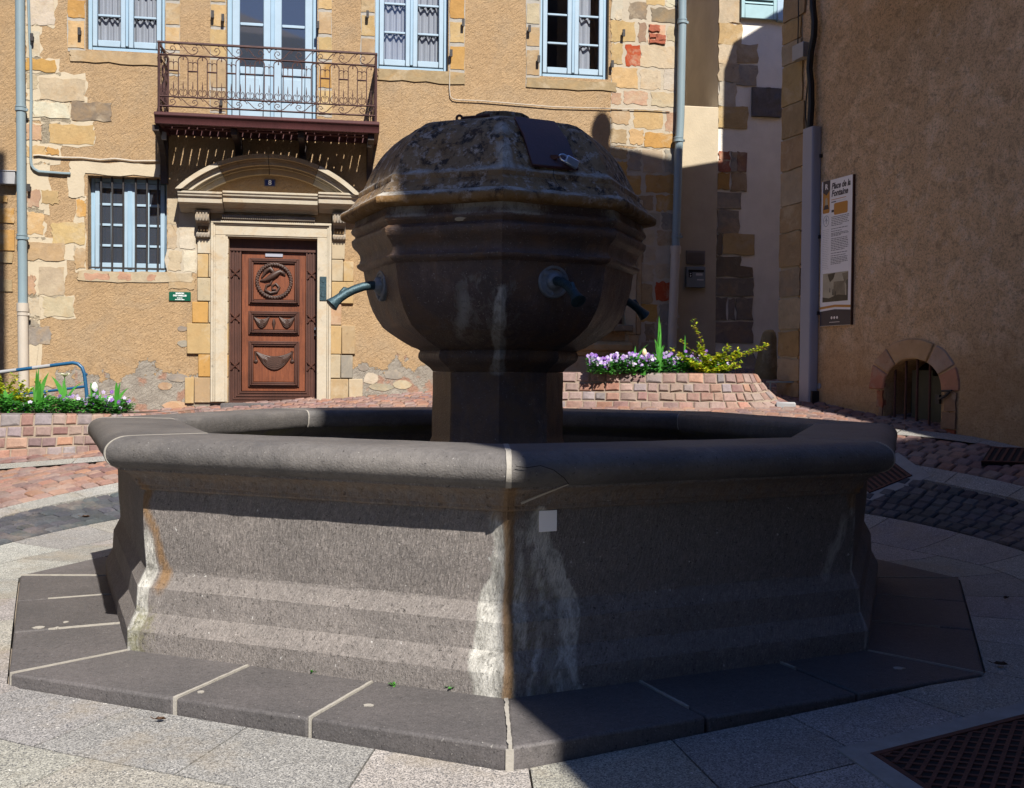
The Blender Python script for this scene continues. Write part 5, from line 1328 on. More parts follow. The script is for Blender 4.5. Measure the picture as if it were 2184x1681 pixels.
m = MB(); cxx, cyy = to_local(2.93, 10.28); m.lathe([(.15, 9.35), (.135, 9.40), (.12, 9.47), (.125, 9.73), (.15, 9.83), (.15, 9.91), (.10, 10.03), (.02, 10.08)], 16, c=(cxx, cyy, 0)); m.build('chimney', MT['rough plaster'], right)
# corner stones
yb = [-120, 118, 250, 385, 635, 838, 1035, 1250, 1418, 1625]
sm = MB(); cl = [TN, YL, CR, YL, TN, TN, CR, TN, YL]
mm_ = MB(); r = rrect(1661, -60, 1707, 850); mm_.box((-.006, -.006, .5), (r[2], .05, 8)); mm_.build('corner_mortar', MT['mortar'], right, smooth=0)
for (y0, y1), c in zip(zip(yb, yb[1:]), cl):
    r = rrect(712, y0+6, 860, y1-6, R5); j = random.uniform(-.02, .02)
    sm.prism(rough_rect((-.012+j*.4, r[1], r[2]-.06+j*2, r[3]), .012, 3), .12, -.022-abs(j)*.4, 'y', rgb(tuple(x*.9 for x in c), .12), bev=.012)
for (y0, y1, c) in ((490, 694, TN), (700, 862, (.36, .29, .22)), (868, 1050, CR), (1056, 1205, YL), (1212, 1345, CR), (1350, 1440, TN)):
    r = rrect(118, y0+5, 240, y1-5, A2); j = random.uniform(-.02, .02)
    sm.prism(rough_rect((-.012+j*.4, r[1], r[2]-.02+j, r[3]), .012, 3), .12, -.022-abs(j)*.4, 'y', rgb(tuple(x*.85 for x in c), .12), bev=.012)
sm.build('corner_stones', MT['stone'], right, smooth=30)
# cellar opening
co_ = empty('cellar_opening', parent=right)
ko, ko2 = 1.58, 1.60
def ringpt(t, k): k_n = 1+(.07*mn.noise(Vector((t*9, k*3, 1.))) if k > 1.2 else .012*mn.noise(Vector((t*14, 0, 4.)))); return (uc2-hw*k*k_n*cos(pi*t), oS+(oT-oS)*(k if k == 1 else 1.62)*max(0, sin(pi*t))**.9)
PKR = (.40, .22, .13)
for (t0, t1, c) in ((.0, .16, (.56, .25, .15)), (.165, .30, (.52, .31, .19)), (.305, .665, (.62, .40, .21)), (.67, .85, (.52, .36, .26)), (.855, 1., (.58, .27, .16))):
    m = MB(); nn_ = 10; ta = t0+.004; tb = t1-.004
    pi_ = [ringpt(ta+(tb-ta)*i/nn_, 1) for i in range(nn_+1)]; po_ = [ringpt(ta+(tb-ta)*i/nn_, ko) for i in range(nn_, -1, -1)]
    m.prism(pi_+po_, .03, -.014-random.uniform(0, .006), 'y', rgb(c, .08))
    m.build('arch_stone', MT['stone'], co_, smooth=20, bevel=.012)
m = MB()
for (u0, u1, z1) in ((oL-hw*.40, oL-.004, oS-.005), (oR+.004, oR+hw*.50, oS-.005)):
    z = z1
    while z > .45: h_ = random.uniform(.14, .2); m.prism(rough_rect((u0+random.uniform(0, .1), z-h_+.008, u1, z), .012, 3), .03, -.016-random.uniform(0, .006), 'y', rgb(random.choice([(.42, .12, .06), (.36, .22, .13), (.45, .14, .07)]), .15), bev=.008); z -= h_
m.build('jamb_stones', MT['stone'], co_, smooth=30)
for x in (768, 830, 895, 967):
    u = rp(*A2(x, 1400), -.06)[0]; s_ = min(.98, abs(u-uc2)/hw); zt_ = oS+(oT-oS)*sqrt(1-s_*s_)-.0; m = MB(); m.tube([(u, .07, oB), (u+.004, .07, zt_+.03)], .0135, 6); m.build('bar', MT['rusty iron'], co_)
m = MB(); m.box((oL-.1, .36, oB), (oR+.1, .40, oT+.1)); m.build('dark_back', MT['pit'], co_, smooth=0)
u = rp(*A2(870, 1400), -.2)[0]; m = MB(); m.box((u, .2, oB), (u+.30, .23, oT-.12)); m.box((u+.303, .2, oB), (oR-.02, .23, oT-.18)); m.build('board', MT['olive board'], co_)
m = MB(); r = rrect(1050, 1395, 1125, 1455, A2, .03)
zq = (r[1]+r[3])/2; m.tube([(oR-.06, -.0, zq-.04), (oR+.03, -.04, zq-.035), (oR+.10, -.05, zq-.01), (oR+.15, -.04, zq+.03)], .014, 6); m.tube([(oR+.05, -.04, zq+.04), (oR+.18, -.04, zq+.045)], .010, 6); m.box((oR-.05, -.03, zq-.09), (oR-.0, .05, zq-.0)); m.tube([(oR-.03, .05, oB), (oR-.03, .05, zq)], .016, 6)
m.build('latch', MT['black iron'], co_)
m = MB(); u, z = rp(*A2(340, 1372)); m.lathe([(.035, 0), (.035, .012), (.028, .012), (.028, .004)], 14, M=Matrix.Translation((u, 0, z)) @ Matrix.Rotation(pi/2, 4, 'X')); m.build('wall_cap', MT['grey plastic'], right)
# fixed to this wall: information board, cable cover, cables, junction box
RM = Matrix.Translation(RW.P0) @ Matrix.Rotation(RW.ang, 4, 'Z')
sg = empty('information_board', RW.P0, RW.ang, 'tall white information board titled Place de la Fontaine on the brown wall', 'sign')
WS = .03
u0 = rp(*A2(348, 600), WS)[0]; u1 = rp(*A2(524, 600), WS)[0]; z1 = (rp(*A2(357, 205), WS)[1]+rp(*A2(528, 159), WS)[1])/2; z0 = (rp(*A2(338, 1031), WS)[1]+rp(*A2(518, 1021), WS)[1])/2
sw, shh = u1-u0, z1-z0
m = MB(); m.box((u0, -.03, z0), (u1, -.002, z1)); m.build('board', MT['sign white'], sg, bevel=.001)
m = MB(); m.box((u1+.0005, -.031, z0), (u1+.012, -.002, z1)); m.build('board_edge', MT['dark wood'], sg)
SX = lambda f: u0+sw*f
SZ_ = lambda f: z1-shh*f
def sgb(name, mat, rects, lv=1):
    m = MB()
    for (a, b, c, d) in rects: m.box((SX(a), -.03-.0007*lv-.0004, SZ_(d)), (SX(c), -.03-.0007*(lv-1), SZ_(b)))
    return m.build(name, MT[mat], sg, smooth=0)
def rr_(x0, y0, x1, y1, rad):
    p = []
    for (cx_, cy_, a0) in ((x1-rad, y1-rad, 0), (x0+rad, y1-rad, 90), (x0+rad, y0+rad, 180), (x1-rad, y0+rad, 270)): p += [(cx_+rad*cos(R_(a0+i*22.5)), cy_+rad*sin(R_(a0+i*22.5))) for i in range(5)]
    return p
m = MB(); m.prism(rr_(SX(.05), SZ_(.222), SX(.275), SZ_(.06), .02), -.0301, -.0308, 'y'); m.prism(rr_(SX(.42), SZ_(.245), SX(.86), SZ_(.165), .02), -.0301, -.0308, 'y'); m.build('orange_panel', MT['sign orange'], sg, smooth=0)
m = MB(); m.prism([(SX(.05), SZ_(.0)), (SX(.05), SZ_(.075)), (SX(.165), SZ_(.10)), (SX(.285), SZ_(.068)), (SX(.285), SZ_(.0))], -.0309, -.0316, 'y'); m.build('flag', MT['sign navy'], sg, smooth=0)
text_obj('emblem', 'R', .085, MT['sign white'], sg, (SX(.165), -.0322, SZ_(.042)), bold=.003)
m = MB(); xc = SX(.165)
m.prism([(xc+.022*cos(t*.524), SZ_(.135)+.030*sin(t*.524)) for t in range(12)], -.0309, -.0315, 'y'); m.prism([(xc-.028, SZ_(.165)), (xc+.028, SZ_(.165)), (xc+.014, SZ_(.118)), (xc-.006, SZ_(.114))], -.0309, -.0313, 'y'); m.build('portrait_face', MT['sepia light'], sg, smooth=0)
m = MB(); m.prism([(xc-.05, SZ_(.195)), (xc+.05, SZ_(.195)), (xc+.03, SZ_(.166)), (xc-.03, SZ_(.166))], -.0309, -.0315, 'y'); m.build('portrait_coat', MT['sign navy'], sg, smooth=0)
text_obj('title', 'Place de la', .098, MT['sign navy'], sg, (SX(.33), -.0306, SZ_(.048)), bold=.0035, shear=.22, align='LEFT', sx=.80)
text_obj('title', 'Fontaine', .098, MT['sign navy'], sg, (SX(.33), -.0306, SZ_(.098)), bold=.0035, shear=.22, align='LEFT', sx=.86)
sgb('title_rule', 'sign orange', [(.33, .136, .80, .140)]); sgb('title_rule', 'sign navy', [(.33, .151, .48, .158)]); sgb('title_rule', 'sign pale grey', [(.5, .152, .80, .1545)])
sgb('bubble_mark', 'sign navy', [(.34, .208, .42, .224)])
m = MB(); m.tube([(SX(.17)+.05*cos(t), -.031, SZ_(.272)+.055*sin(t)*(1 if sin(t) > 0 else 1.25)) for t in [i*pi/12 for i in range(25)]], .0025, 4); m.tube([(SX(.17), -.031, SZ_(.25)), (SX(.17), -.031, SZ_(.295))], .004, 4)
m.tube([(SX(.17)-.03, -.031, SZ_(.277)), (SX(.17), -.031, SZ_(.262)), (SX(.17)+.03, -.031, SZ_(.277))], .0025, 4); m.build('crest', MT['sign grey'], sg)
m = MB(); 
def lines(m, x0, x1, y0, y1, n, hgt):
    for i in range(n):
        y = y0+(y1-y0)*i/max(1, n-1); x = x0; end = x1-(random.uniform(.0, .06) if i < n-1 else random.uniform(.1, .3))
        while x < end:
            l = random.uniform(.03, .10); m.box((SX(x), -.0308, SZ_(y+hgt)), (SX(min(x+l, end)), -.0300, SZ_(y))); x += l+.014
for (y0, y1, n) in ((.255, .312, 6), (.335, .352, 2), (.366, .384, 3), (.402, .482, 8), (.502, .519, 2), (.533, .575, 5)): m = MB(); lines(m, .34, .92, y0, y1, n, .0048); m.build('paragraph', MT['sign grey'], sg, smooth=0)
m = MB()
lines(m, .05, .26, .232, .236, 1, .004)
m.build('crest_caption', MT['sign grey'], sg, smooth=0)
m = MB(); lines(m, .06, .28, .335, .615, 24, .0032); m.build('side_text', MT['sign pale grey'], sg, smooth=0)
# old photograph printed on the board
sgb('old_photo', 'sepia light', [(.09, .638, .91, .835)])
m = MB()
for p in ([(.45, .70), (.80, .70), (.83, .815), (.45, .80)], [(.72, .65), (.91, .645), (.91, .75), (.78, .70)]): m.prism([(SX(a), SZ_(b)) for a, b in p], -.0309, -.0316, 'y')
m.build('old_photo_house', MT['sepia'], sg, smooth=0)
m = MB()
for p in ([(.09, .80), (.09, .835), (.91, .835), (.91, .80), (.6, .79), (.3, .81)], [(.25, .645), (.50, .64), (.44, .68), (.33, .70), (.28, .67)], [(.42, .75), (.44, .75), (.45, .79), (.41, .79)], [(.50, .765), (.52, .765), (.53, .80), (.49, .80)], [(.32, .74), (.335, .74), (.34, .77), (.315, .77)], [(.86, .70), (.91, .69), (.91, .83), (.87, .83)]): m.prism([(SX(a), SZ_(b)) for a, b in p], -.0317, -.0323, 'y')
m.build('old_photo_trees', MT['sepia dark'], sg, smooth=0)
m = MB(); n_ = 10; m.prism([(SX(0.002), SZ_(.867)), (SX(.5), SZ_(.857)), (SX(.998), SZ_(.867)), (SX(.998), SZ_(.883)), (SX(.5), SZ_(.873)), (SX(.002), SZ_(.883))], -.0301, -.0308, 'y'); m.build('orange_band', MT['sign orange'], sg, smooth=0)
m = MB(); m.prism([(SX(.002), SZ_(.898)), (SX(.5), SZ_(.888)), (SX(.998), SZ_(.898)), (SX(.998), SZ_(.9985)), (SX(.002), SZ_(.9985))], -.0301, -.0308, 'y'); m.build('navy_band', MT['sign navy'], sg, smooth=0)
m = MB()
for i in range(3): m.prism([(SX(.40+.09*i)+.017*cos(t*.785), SZ_(.945)+.017*sin(t*.785)) for t in range(8)], -.0309, -.0315, 'y')
m.box((SX(.33), -.0315, SZ_(.977)), (SX(.66), -.0308, SZ_(.974))); m.build('footer_icons', MT['sign white'], sg, smooth=0)
cv = empty('cable_cover', RW.P0, RW.ang, 'tall blue grey metal cover over cables beside the corner stones', 'cable cover')
WC = .12; ua = rp(1706, 560, WC)[0]; ub = rp(1730, 560, WC)[0]; zt_ = rp(1717, 274, WC)[1]; zb = .75
m = MB(); m.prism([(ua, 0), (ua, -WC*.8), (ua+.02, -WC), (ub-.02, -WC), (ub, -WC*.8), (ub, 0)], zb, zt_, 'z'); m.build('cover', MT['grey cover'], cv, bevel=.008, bevseg=2)
m = MB()
for z in (zt_-.35, zt_-1.3, zt_-2.2): m.box((ub+.001, -.03, z-.02), (ub+.03, -.004, z+.02))
m.box((ub+.001, -.10, gz(*RW.world(ub, 0).xy)-.1), (ub+.03, -.0, gz(*RW.world(ub, 0).xy)+.13)); m.build('clip', MT['black iron'], cv)
def rcable(pts, conv, r, key, name, label, cat, w=.05):
    m = MB(); m.tube([(lambda q: (q[0], -w, q[1]))(rp(*conv(x, y), w)) for x, y in pts], r, 8); return tag(m.build(name, MT[key], matrix=RM), label, cat)
rcable([(892, -120), (893, 40), (903, 130), (900, 220), (880, 320), (872, 420), (882, 520), (884, 640), (874, 790), (874, 900)], R5, .040, 'black cable', 'power_cable', 'thick black cable bundle running down into the blue grey cover', 'cable', .07)
rcable([(858, 360), (862, 500), (850, 640), (848, 700), (856, 800)], R5, .009, 'black cable', 'thin_cable', 'thin black cable hanging from the junction box to the cable cover', 'cable', .05)
rcable([(805, -80), (806, 100), (802, 265)], R5, .008, 'black cable', 'thin_cable', 'thin cable running up from the top of the junction box', 'cable', .03)
jb = MB(); WJ = .10; ja = rp(*R5(772, 300), WJ)[0]; jb_ = rp(*R5(838, 300), WJ)[0]; jz1 = rp(*R5(800, 272), WJ)[1]; jz0 = rp(*R5(800, 362), WJ)[1]
jb.box((ja, -WJ, jz0), (jb_, -.0, jz1)); jb.box((ja-.004, -WJ-.012, jz0-.004), (jb_+.004, -WJ-.001, jz1+.004)); tag(jb.build('junction_box', MT['grey plastic'], matrix=RM, bevel=.005), 'pale grey junction box on the corner stones beside the black cables', 'junction box')

# ------------------------------------------------------------------ small things by the corner
p = ground_pt(1643, 812); gs_ = MB(); rows = []
for (h_, rx, ry, off) in ((-.25, .165, .20, 0), (.0, .16, .20, 0), (.18, .15, .19, .0), (.4, .125, .165, .015), (.58, .105, .14, .03), (.66, .085, .12, .035), (.70, .05, .07, .04), (.705, .0, .0, .04)):
    rows.append([(p.x+off+rx*cos(2*pi*i/16)*(1+.06*mn.noise(Vector((i, h_*3, 0)))), p.y+.25+ry*sin(2*pi*i/16), p.z+h_) for i in range(17)])
gs_.grid(rows, (.33, .25, .13)); tag(gs_.build('guard_stone', MT['stone'], smooth=60), 'leaning worn guard stone at the foot of the brown house corner', 'guard stone')
p = ground_pt(1668, 846); m = MB()
d = Vector((1, -.1, 0)).normalized(); q_ = Vector((p.x-.17, p.y, p.z))
m.box((-.19, -.04, .17), (.19, .04, .19), M=Matrix.Translation(p) @ Matrix.Rotation(-.1, 4, 'Z')); 
for x in (-.15, .13): m.tube([p+Vector((x, -.015, .17)), p+Vector((x, -.015, -.05))], .012, 6)
tag(m.build('boot_scraper', MT['zinc'], bevel=.003), 'low grey metal boot scraper bar by the cable cover', 'boot scraper')
p = ground_pt(1676, 868); m = MB(); M = Matrix.Translation(p) @ Matrix.Rotation(-.25, 4, 'Z'); m.box((-.11, -.06, -.02), (.11, .06, .055), M=M); tag(m.build('ground_box', MT['grey plastic'], bevel=.012), 'small pale grey box on the cobbles at the planter end', 'box')
# iron grates in the paving
gt = empty('drain_grate', (0, 0, 0), 0, 'large rusty diamond pattern grate in the paving near the camera', 'drain grate')
def gpt(s, t, dz=0): q_ = GC+GX*s+GY*t; return Vector((q_.x, q_.y, gz(q_.x, q_.y)+dz))
def gbar(m, a, b, w_, z0, z1):
    A, B = gpt(*a), gpt(*b); d = (B-A).normalized(); s = Vector((-d.y, d.x, 0))*w_/2
    n = len(m.v); m.v += [tuple(p_+Vector((0, 0, z))) for z in (z0, z1) for p_ in (A-s, B-s, B+s, A+s)]
    for f_ in ((3, 2, 1, 0), (4, 5, 6, 7), (0, 1, 5, 4), (1, 2, 6, 5), (2, 3, 7, 6), (3, 0, 4, 7)): m.face([n+i for i in f_])
LX, LY = .95, .75
m = MB(); rows = [[tuple(gpt(-.12+(LX+.24)*i/8, -.10+(LY+.20)*j/8, .0035)) for i in range(9)] for j in range(9)]
ring = MB()
for (s0, t0, s1, t1) in ((-.10, -.085, LX+.10, 0), (-.10, LY, LX+.10, LY+.09), (-.10, 0, 0, LY), (LX, 0, LX+.10, LY)):
    P = [gpt(s0+(s1-s0)*x, t0+(t1-t0)*y, .006) for x, y in ((0, 0), (1, 0), (1, 1), (0, 1))]; b = len(ring.v); ring.v += [tuple(p_) for p_ in P]+[tuple(p_-Vector((0, 0, .05))) for p_ in P]
    ring.face((b, b+1, b+2, b+3)); [ring.face((b+i, b+4+i, b+4+(i+1) % 4, b+(i+1) % 4)) for i in range(4)]
ring.build('concrete_border', MT['concrete'], gt, smooth=0)
m = MB(); P = [gpt(0, 0, .001), gpt(LX, 0, .001), gpt(LX, LY, .001), gpt(0, LY, .001)]; m.quad(*P); m.build('plate', MT['pit'], gt, smooth=0)
m = MB()
for (a, b) in (((0, .012), (LX, .012)), ((0, LY-.012), (LX, LY-.012)), ((.012, .024), (.012, LY-.024)), ((LX-.012, .024), (LX-.012, LY-.024))): gbar(m, a, b, .024, -.01, .008)
for k in range(-12, 24):
    for sg_, wz in ((1, .0062), (-1, .0068)):
        s0 = k*.085; 
        # clip the diagonal s = s0 + sg*t*1.35 against the frame
        t0, t1 = 0., LY
        pts_ = []
        f_ = lambda t: (s0+sg_*1.35*t) if sg_ > 0 else (s0-1.35*t)
        ts = [t for t in [LY*i/60 for i in range(61)] if 0.02 < f_(t) < LX-.02]
        if len(ts) > 2: gbar(m, (f_(ts[0]), max(.022, ts[0])), (f_(ts[-1]), min(LY-.022, ts[-1])), .016, -.006, wz)
m.build('diamond_ribs', MT['rusty iron'], gt, smooth=0)
def small_grate(px, py, lx, ly, rot, label, conc):
    p = ground_pt(px, py); e = empty('drain_grate', (0, 0, 0), 0, label, 'drain grate')
    nrm = Vector((-(gz(p.x+.2, p.y)-gz(p.x-.2, p.y))/.4, -(gz(p.x, p.y+.2)-gz(p.x, p.y-.2))/.4, 1)).normalized(); q3 = Vector((0, 0, 1)).rotation_difference(nrm).to_matrix().to_4x4()
    M = Matrix.Translation(p+nrm*.014) @ q3 @ Matrix.Rotation(rot, 4, 'Z')
    if conc: m = MB(); m.box((-lx/2-.12, -ly/2-.12, -.05), (lx/2+.12, ly/2+.12, -.004), M=M); m.build('concrete_border', MT['concrete'], e, bevel=.004)
    m = MB(); m.box((-lx/2, -ly/2, -.04), (lx/2, ly/2, .0), M=M); m.build('plate', MT['pit'], e)
    m = MB()
    for i in range(9): x = -lx/2+lx*(i+.5)/9; m.box((x-.012, -ly/2+.021, -.02), (x+.012, ly/2-.021, .006), M=M)
    for (a, b) in ((-ly/2, -ly/2+.02), (ly/2-.02, ly/2)): m.box((-lx/2, a, -.02), (lx/2, b, .007), M=M)
    m.build('slats', MT['rusty iron'], e)
small_grate(1880, 1020, .42, .36, .1, 'small dark grate set in pale concrete beside the black cobbles', True)
small_grate(2175, 975, .55, .45, -.6, 'dark iron drain grate among red cobbles at the right edge', False)

# ------------------------------------------------------------------ planters
def ipath(path, s):
    """point and tangent at arclength s"""
    for a, b in zip(path, path[1:]):
        l = (b-a).length
        if s <= l or b is path[-1]: return a.lerp(b, min(1, s/l)), (b-a).normalized()
        s -= l
def fidx(path, f):
    x = min(len(path)-1.001, max(0, f*(len(path)-1))); i = int(x); return path[i].lerp(path[i+1], x-i)
def planter(name, base, top, ztop, label, soil_poly, zsoil, ease=None):
    e = empty(name, (0, 0, 0), 0, label, 'planter')
    base = [Vector((x, y, 0)) for x, y in chaik(base, 2)]; top = [Vector((x, y, 0)) for x, y in chaik(top, 2)]
    Lb = sum((b-a).length for a, b in zip(base, base[1:])); Lt = sum((b-a).length for a, b in zip(top, top[1:]))
    def surf(f, t):
        t = max(0., t)
        B, T = fidx(base, f), fidx(top, f); k = ease(f) if ease else 1.
        q_ = B.lerp(T, t**(1/k) if k else t); zb = gz(B.x, B.y)-.03; return Vector((q_.x, q_.y, zb+(ztop-zb)*t))
    core = MB(); nf = 70; core.grid([[tuple(surf(i/nf, j/5)) for i in range(nf+1)] for j in range(6)])
    core.grid([[tuple(surf(i/nf, 1.)+(Vector((soil_poly[0][0], soil_poly[0][1], ztop))-surf(i/nf, 1.)).normalized()*d+Vector((0, 0, 0))) for i in range(nf+1)] for d in (0, .14)])
    core.build('mortar_core', MT['planter mortar'], e, smooth=60)
    st = MB(); rows_n = 4; z_h = 1./rows_n
    for r_ in range(rows_n):
        s = random.uniform(0, .1)
        while s < Lb-.1:
            l = random.uniform(.11, .19); f0, f1 = s/Lb, min(1, (s+l)/Lb); g_ = random.uniform(.004, .011)/Lb; zg = .008/.42
            t0, t1 = r_*z_h+zg, (r_+1)*z_h-zg+random.uniform(-.022, .006)
            if r_ == rows_n-1: t1 = 1.0
            c = [surf(f0+g_, t0+random.uniform(-.02, .02)), surf(f1-g_, t0+random.uniform(-.02, .02)), surf(f1-g_, t1), surf(f0+g_, t1)]
            nrm = (c[1]-c[0]).cross(c[3]-c[0]).normalized(); mid_ = sum(c, Vector())/4; b = len(st.v); pr = random.uniform(.010, .022)
            st.v += [tuple(p_-nrm*.02) for p_ in c]+[tuple(p_+nrm*pr*.5) for p_ in c]+[tuple(mid_+(p_-mid_)*random.uniform(.68, .86)+nrm*pr) for p_ in c]
            col = rgb(random.choice(REDS+[(.34, .20, .15), (.30, .20, .17), (.23, .19, .19), (.30, .21, .18), (.36, .15, .06)][:random.choice((4, 4, 4, 5))]), .18); col = tuple(x*1.12 for x in col)
            for q2 in range(2):
                for i in range(4): st.face((b+q2*4+i, b+q2*4+(i+1) % 4, b+q2*4+4+(i+1) % 4, b+q2*4+4+i), col)
            st.face((b+8, b+9, b+10, b+11), col)
            if r_ == rows_n-1:   # the coping is a row of flat blocks
                inn_ = (Vector((soil_poly[0][0], soil_poly[0][1], ztop))-mid_); inn_.z = 0; inn_.normalize(); A, B = surf(f0+g_, 1), surf(f1-g_, 1); up_ = Vector((0, 0, .012))
                b = len(st.v); st.v += [tuple(p_) for p_ in (A-up_*3, B-up_*3, B+inn_*.15-up_*3, A+inn_*.15-up_*3, A+up_, B+up_, B+inn_*.15+up_, A+inn_*.15+up_)]
                for f_ in ((4, 5, 6, 7), (0, 1, 5, 4), (1, 2, 6, 5), (2, 3, 7, 6), (3, 0, 4, 7)): st.face([b+i for i in f_], col)
            s += l
    st.build('stone_facing', MT['cobble'], e, smooth=25)
    so_ = MB(); b = len(so_.v); so_.v += [(x, y, zsoil) for x, y in soil_poly]; so_.face(list(range(len(soil_poly)))); so_.build('soil', MT['soil'], e, smooth=0)
planter('flower_planter', [(.0, 13.6), (.03, 12.80), (.30, 12.72), (.9, 12.56), (1.5, 12.40), (2.1, 12.22), (2.65, 12.05), (3.32, 11.90), (3.45, 12.35), (3.25, 13.2)], [(.12, 13.6), (.14, 12.90), (.34, 12.82), (.93, 12.66), (1.53, 12.50), (2.12, 12.33), (2.62, 12.22), (2.88, 12.20), (2.95, 12.55), (2.98, 13.2)], 1.345,
        'long red stone planter right of the fountain, its end flaring to the ground', [(1.4, 13.0), (.2, 13.5), (.25, 12.95), (1.5, 12.6), (2.7, 12.3), (2.85, 12.6), (2.85, 13.2)], 1.325, lambda f: 1+1.3*sstep(.55, .75, f))
planter('flower_planter', [(-8., 10.6), (-6.4, 10.68), (-5.33, 10.82), (-4.4, 10.98), (-3.95, 11.10), (-3.75, 11.4), (-3.75, 12.8)], [(-8., 10.68), (-6.4, 10.76), (-5.33, 10.90), (-4.4, 11.06), (-4.03, 11.18), (-3.83, 11.45), (-3.83, 12.8)], .852,
        'red stone planter at the left edge in front of the barred window', [(-5.3, 12.0), (-7.8, 12.6), (-7.8, 10.85), (-5.33, 11.0), (-4.4, 11.2), (-4.05, 11.4), (-4.0, 12.7)], .835)

# ------------------------------------------------------------------ plants
def at(px, py, Y):
    d = ray(px, py); t = Y/d.y; return Vector((d.x*t, Y, H+d.z*t))
G1, G2, G3 = (.06, .25, .03), (.09, .33, .05), (.045, .17, .035)
def blade(mb, p, direc, L, wd, col, bend=.5, n=6):
    L *= 1.25; wd *= .85
    d = Vector((direc[0], direc[1], 0)); s = Vector((random.choice((-1, 1))*random.uniform(.6, 1.), random.uniform(-.6, .6), random.uniform(-.15, .15)*(1 if d.x > 0 else -1)-d.x*.25)).normalized(); rows = []
    for i in range(n+1):
        t = i/n; c = p + Vector((0, 0, 1))*L*(t-bend*.45*t*t) + d*L*bend*t*t; ww = wd*(sin(pi*min(1, .12+t*.88))**.8)*(1 if t < 1 else 0)
        up_ = Vector((0, 0, .25*ww)); rows.append([tuple(c-s*ww+up_), tuple(c), tuple(c+s*ww+up_)])
    mb.grid(rows, col)
def leafq(mb, p, L, W, col, up=.5):
    a = random.uniform(0, 2*pi); el = random.uniform(-.2, 1.1)*up; d = Vector((cos(a)*cos(el), sin(a)*cos(el), sin(el))); s = d.cross(Vector((random.uniform(-.4, .4), random.uniform(-.4, .4), 1))).normalized()
    b = len(mb.v); dn = Vector((0, 0, -.15*L))
    mb.v += [tuple(p), tuple(p+d*L*.5+s*W), tuple(p+d*L+dn), tuple(p+d*L*.5-s*W)]; mb.face((b, b+1, b+2, b+3), col)
def tulip(px, py0, Y, z0, hstem, leaves, label, flower=None, fcol=(.85, .82, .68), size=.045):
    p = at(px, py0, Y); p.z = z0; e = empty('tulip', p, 0, label, 'tulip'); m = MB()
    for (dx, dy, L, wd, bd_) in leaves+[(a_+random.uniform(-.25, .25), random.uniform(-.3, .1), L_*random.uniform(.5, .8), w_*random.uniform(.7, 1.), min(.9, b_+.3)) for (a_, _y, L_, w_, b_) in leaves]: blade(m, Vector((random.uniform(-.015, .015), random.uniform(-.015, .015), 0)), (dx, dy), L, wd, rgb(random.choice((G1, G2)), .15), bd_)
    m.build('leaf', MT['leaf'], e, smooth=80)
    if flower:
        m = MB(); m.tube([(0, 0, 0), (.006, 0, hstem*.5), (.0, 0, hstem)], .006, 6, G2); m.build('stem', MT['leaf'], e)
        m = MB()
        for k in range(6):
            a = k*pi/3+.3; rows = []; op = .25 if flower == 'closed' else 1.5
            for i in range(7):
                t = i/6; rad = size*(.75*sin(pi*min(.62, t*.62+.05))*1.0 if flower == 'closed' else (.35+1.3*t)*(t**.6)); zz_ = hstem+size*(2.0*t if flower == 'closed' else .75*t)
                if flower == 'closed': rad = size*.62*sin(pi*(.18+.72*t))
                ww = size*.5*sin(pi*min(1, .15+.85*t)); c = Vector((rad*cos(a), rad*sin(a), zz_)); s = Vector((-sin(a), cos(a), 0))
                rows.append([tuple(c-s*ww-Vector((cos(a), sin(a), 0))*ww*.35), tuple(c), tuple(c+s*ww-Vector((cos(a), sin(a), 0))*ww*.35)])
            m.grid(rows, rgb(fcol, .05))
        m.build('flower', MT['petal'], e, smooth=80)
    return e
ZR_, ZL_ = 1.325, .835
tulip(1510, 797, 12.45, ZR_, .29, [(.6, .1, .22, .02, .5), (-.5, .2, .24, .02, .4)], 'cream closed tulip standing among the purple pansies in the right planter', 'closed', (.85, .72, .42), .042) if 0 else None
tulip(1374, 797, 12.45, ZR_, .24, [(.7, .1, .20, .018, .5), (-.5, .1, .22, .018, .5)], 'cream closed tulip among the purple pansies of the right planter', 'closed', (.85, .72, .45), .042)
tulip(1303, 797, 12.5, ZR_, .0, [(.3, 0, .26, .012, .4), (-.3, .1, .22, .012, .3), (.05, 0, .20, .012, .1)], 'small flowerless tulip tuft at the left end of the right planter')
tulip(1352, 797, 12.5, ZR_, .0, [(.55, 0, .42, .02, .6), (-.6, .1, .34, .024, .8), (.1, .2, .33, .022, .3), (-.2, -.2, .30, .026, .5), (.5, -.2, .26, .022, .8)], 'flowerless tulip clump with drooping leaves just left of the cream tulip')
tulip(1405, 797, 12.45, ZR_, .0, [(-.05, 0, .62, .026, .15), (.12, 0, .50, .022, .2), (-.35, 0, .42, .028, .35), (.3, -.1, .36, .024, .4), (.1, .1, .55, .018, .12)], 'tallest upright leafy tulip clump in the middle of the right planter')
tulip(1461, 797, 12.5, ZR_, .0, [(.05, 0, .42, .018, .1), (-.12, 0, .36, .016, .2)], 'narrow upright tulip leaves in front of the yellow green shrub')
tulip(138, 880, 11.5, ZL_, .42, [(-.55, 0, .44, .034, .5), (.6, 0, .44, .024, .7), (-.2, .1, .36, .034, .3), (.1, 0, .30, .03, .2)], 'white wide open tulip on a tall stem in front of the blue barrier', 'open', (.86, .84, .62), .055)
tulip(202, 884, 11.25, ZL_, .27, [(.7, 0, .30, .04, .9), (-.3, 0, .34, .038, .3), (.1, 0, .32, .04, .2), (.3, 0, .26, .036, .6)], 'white closed tulip at the right end of the left planter', 'closed', (.80, .82, .78), .05)
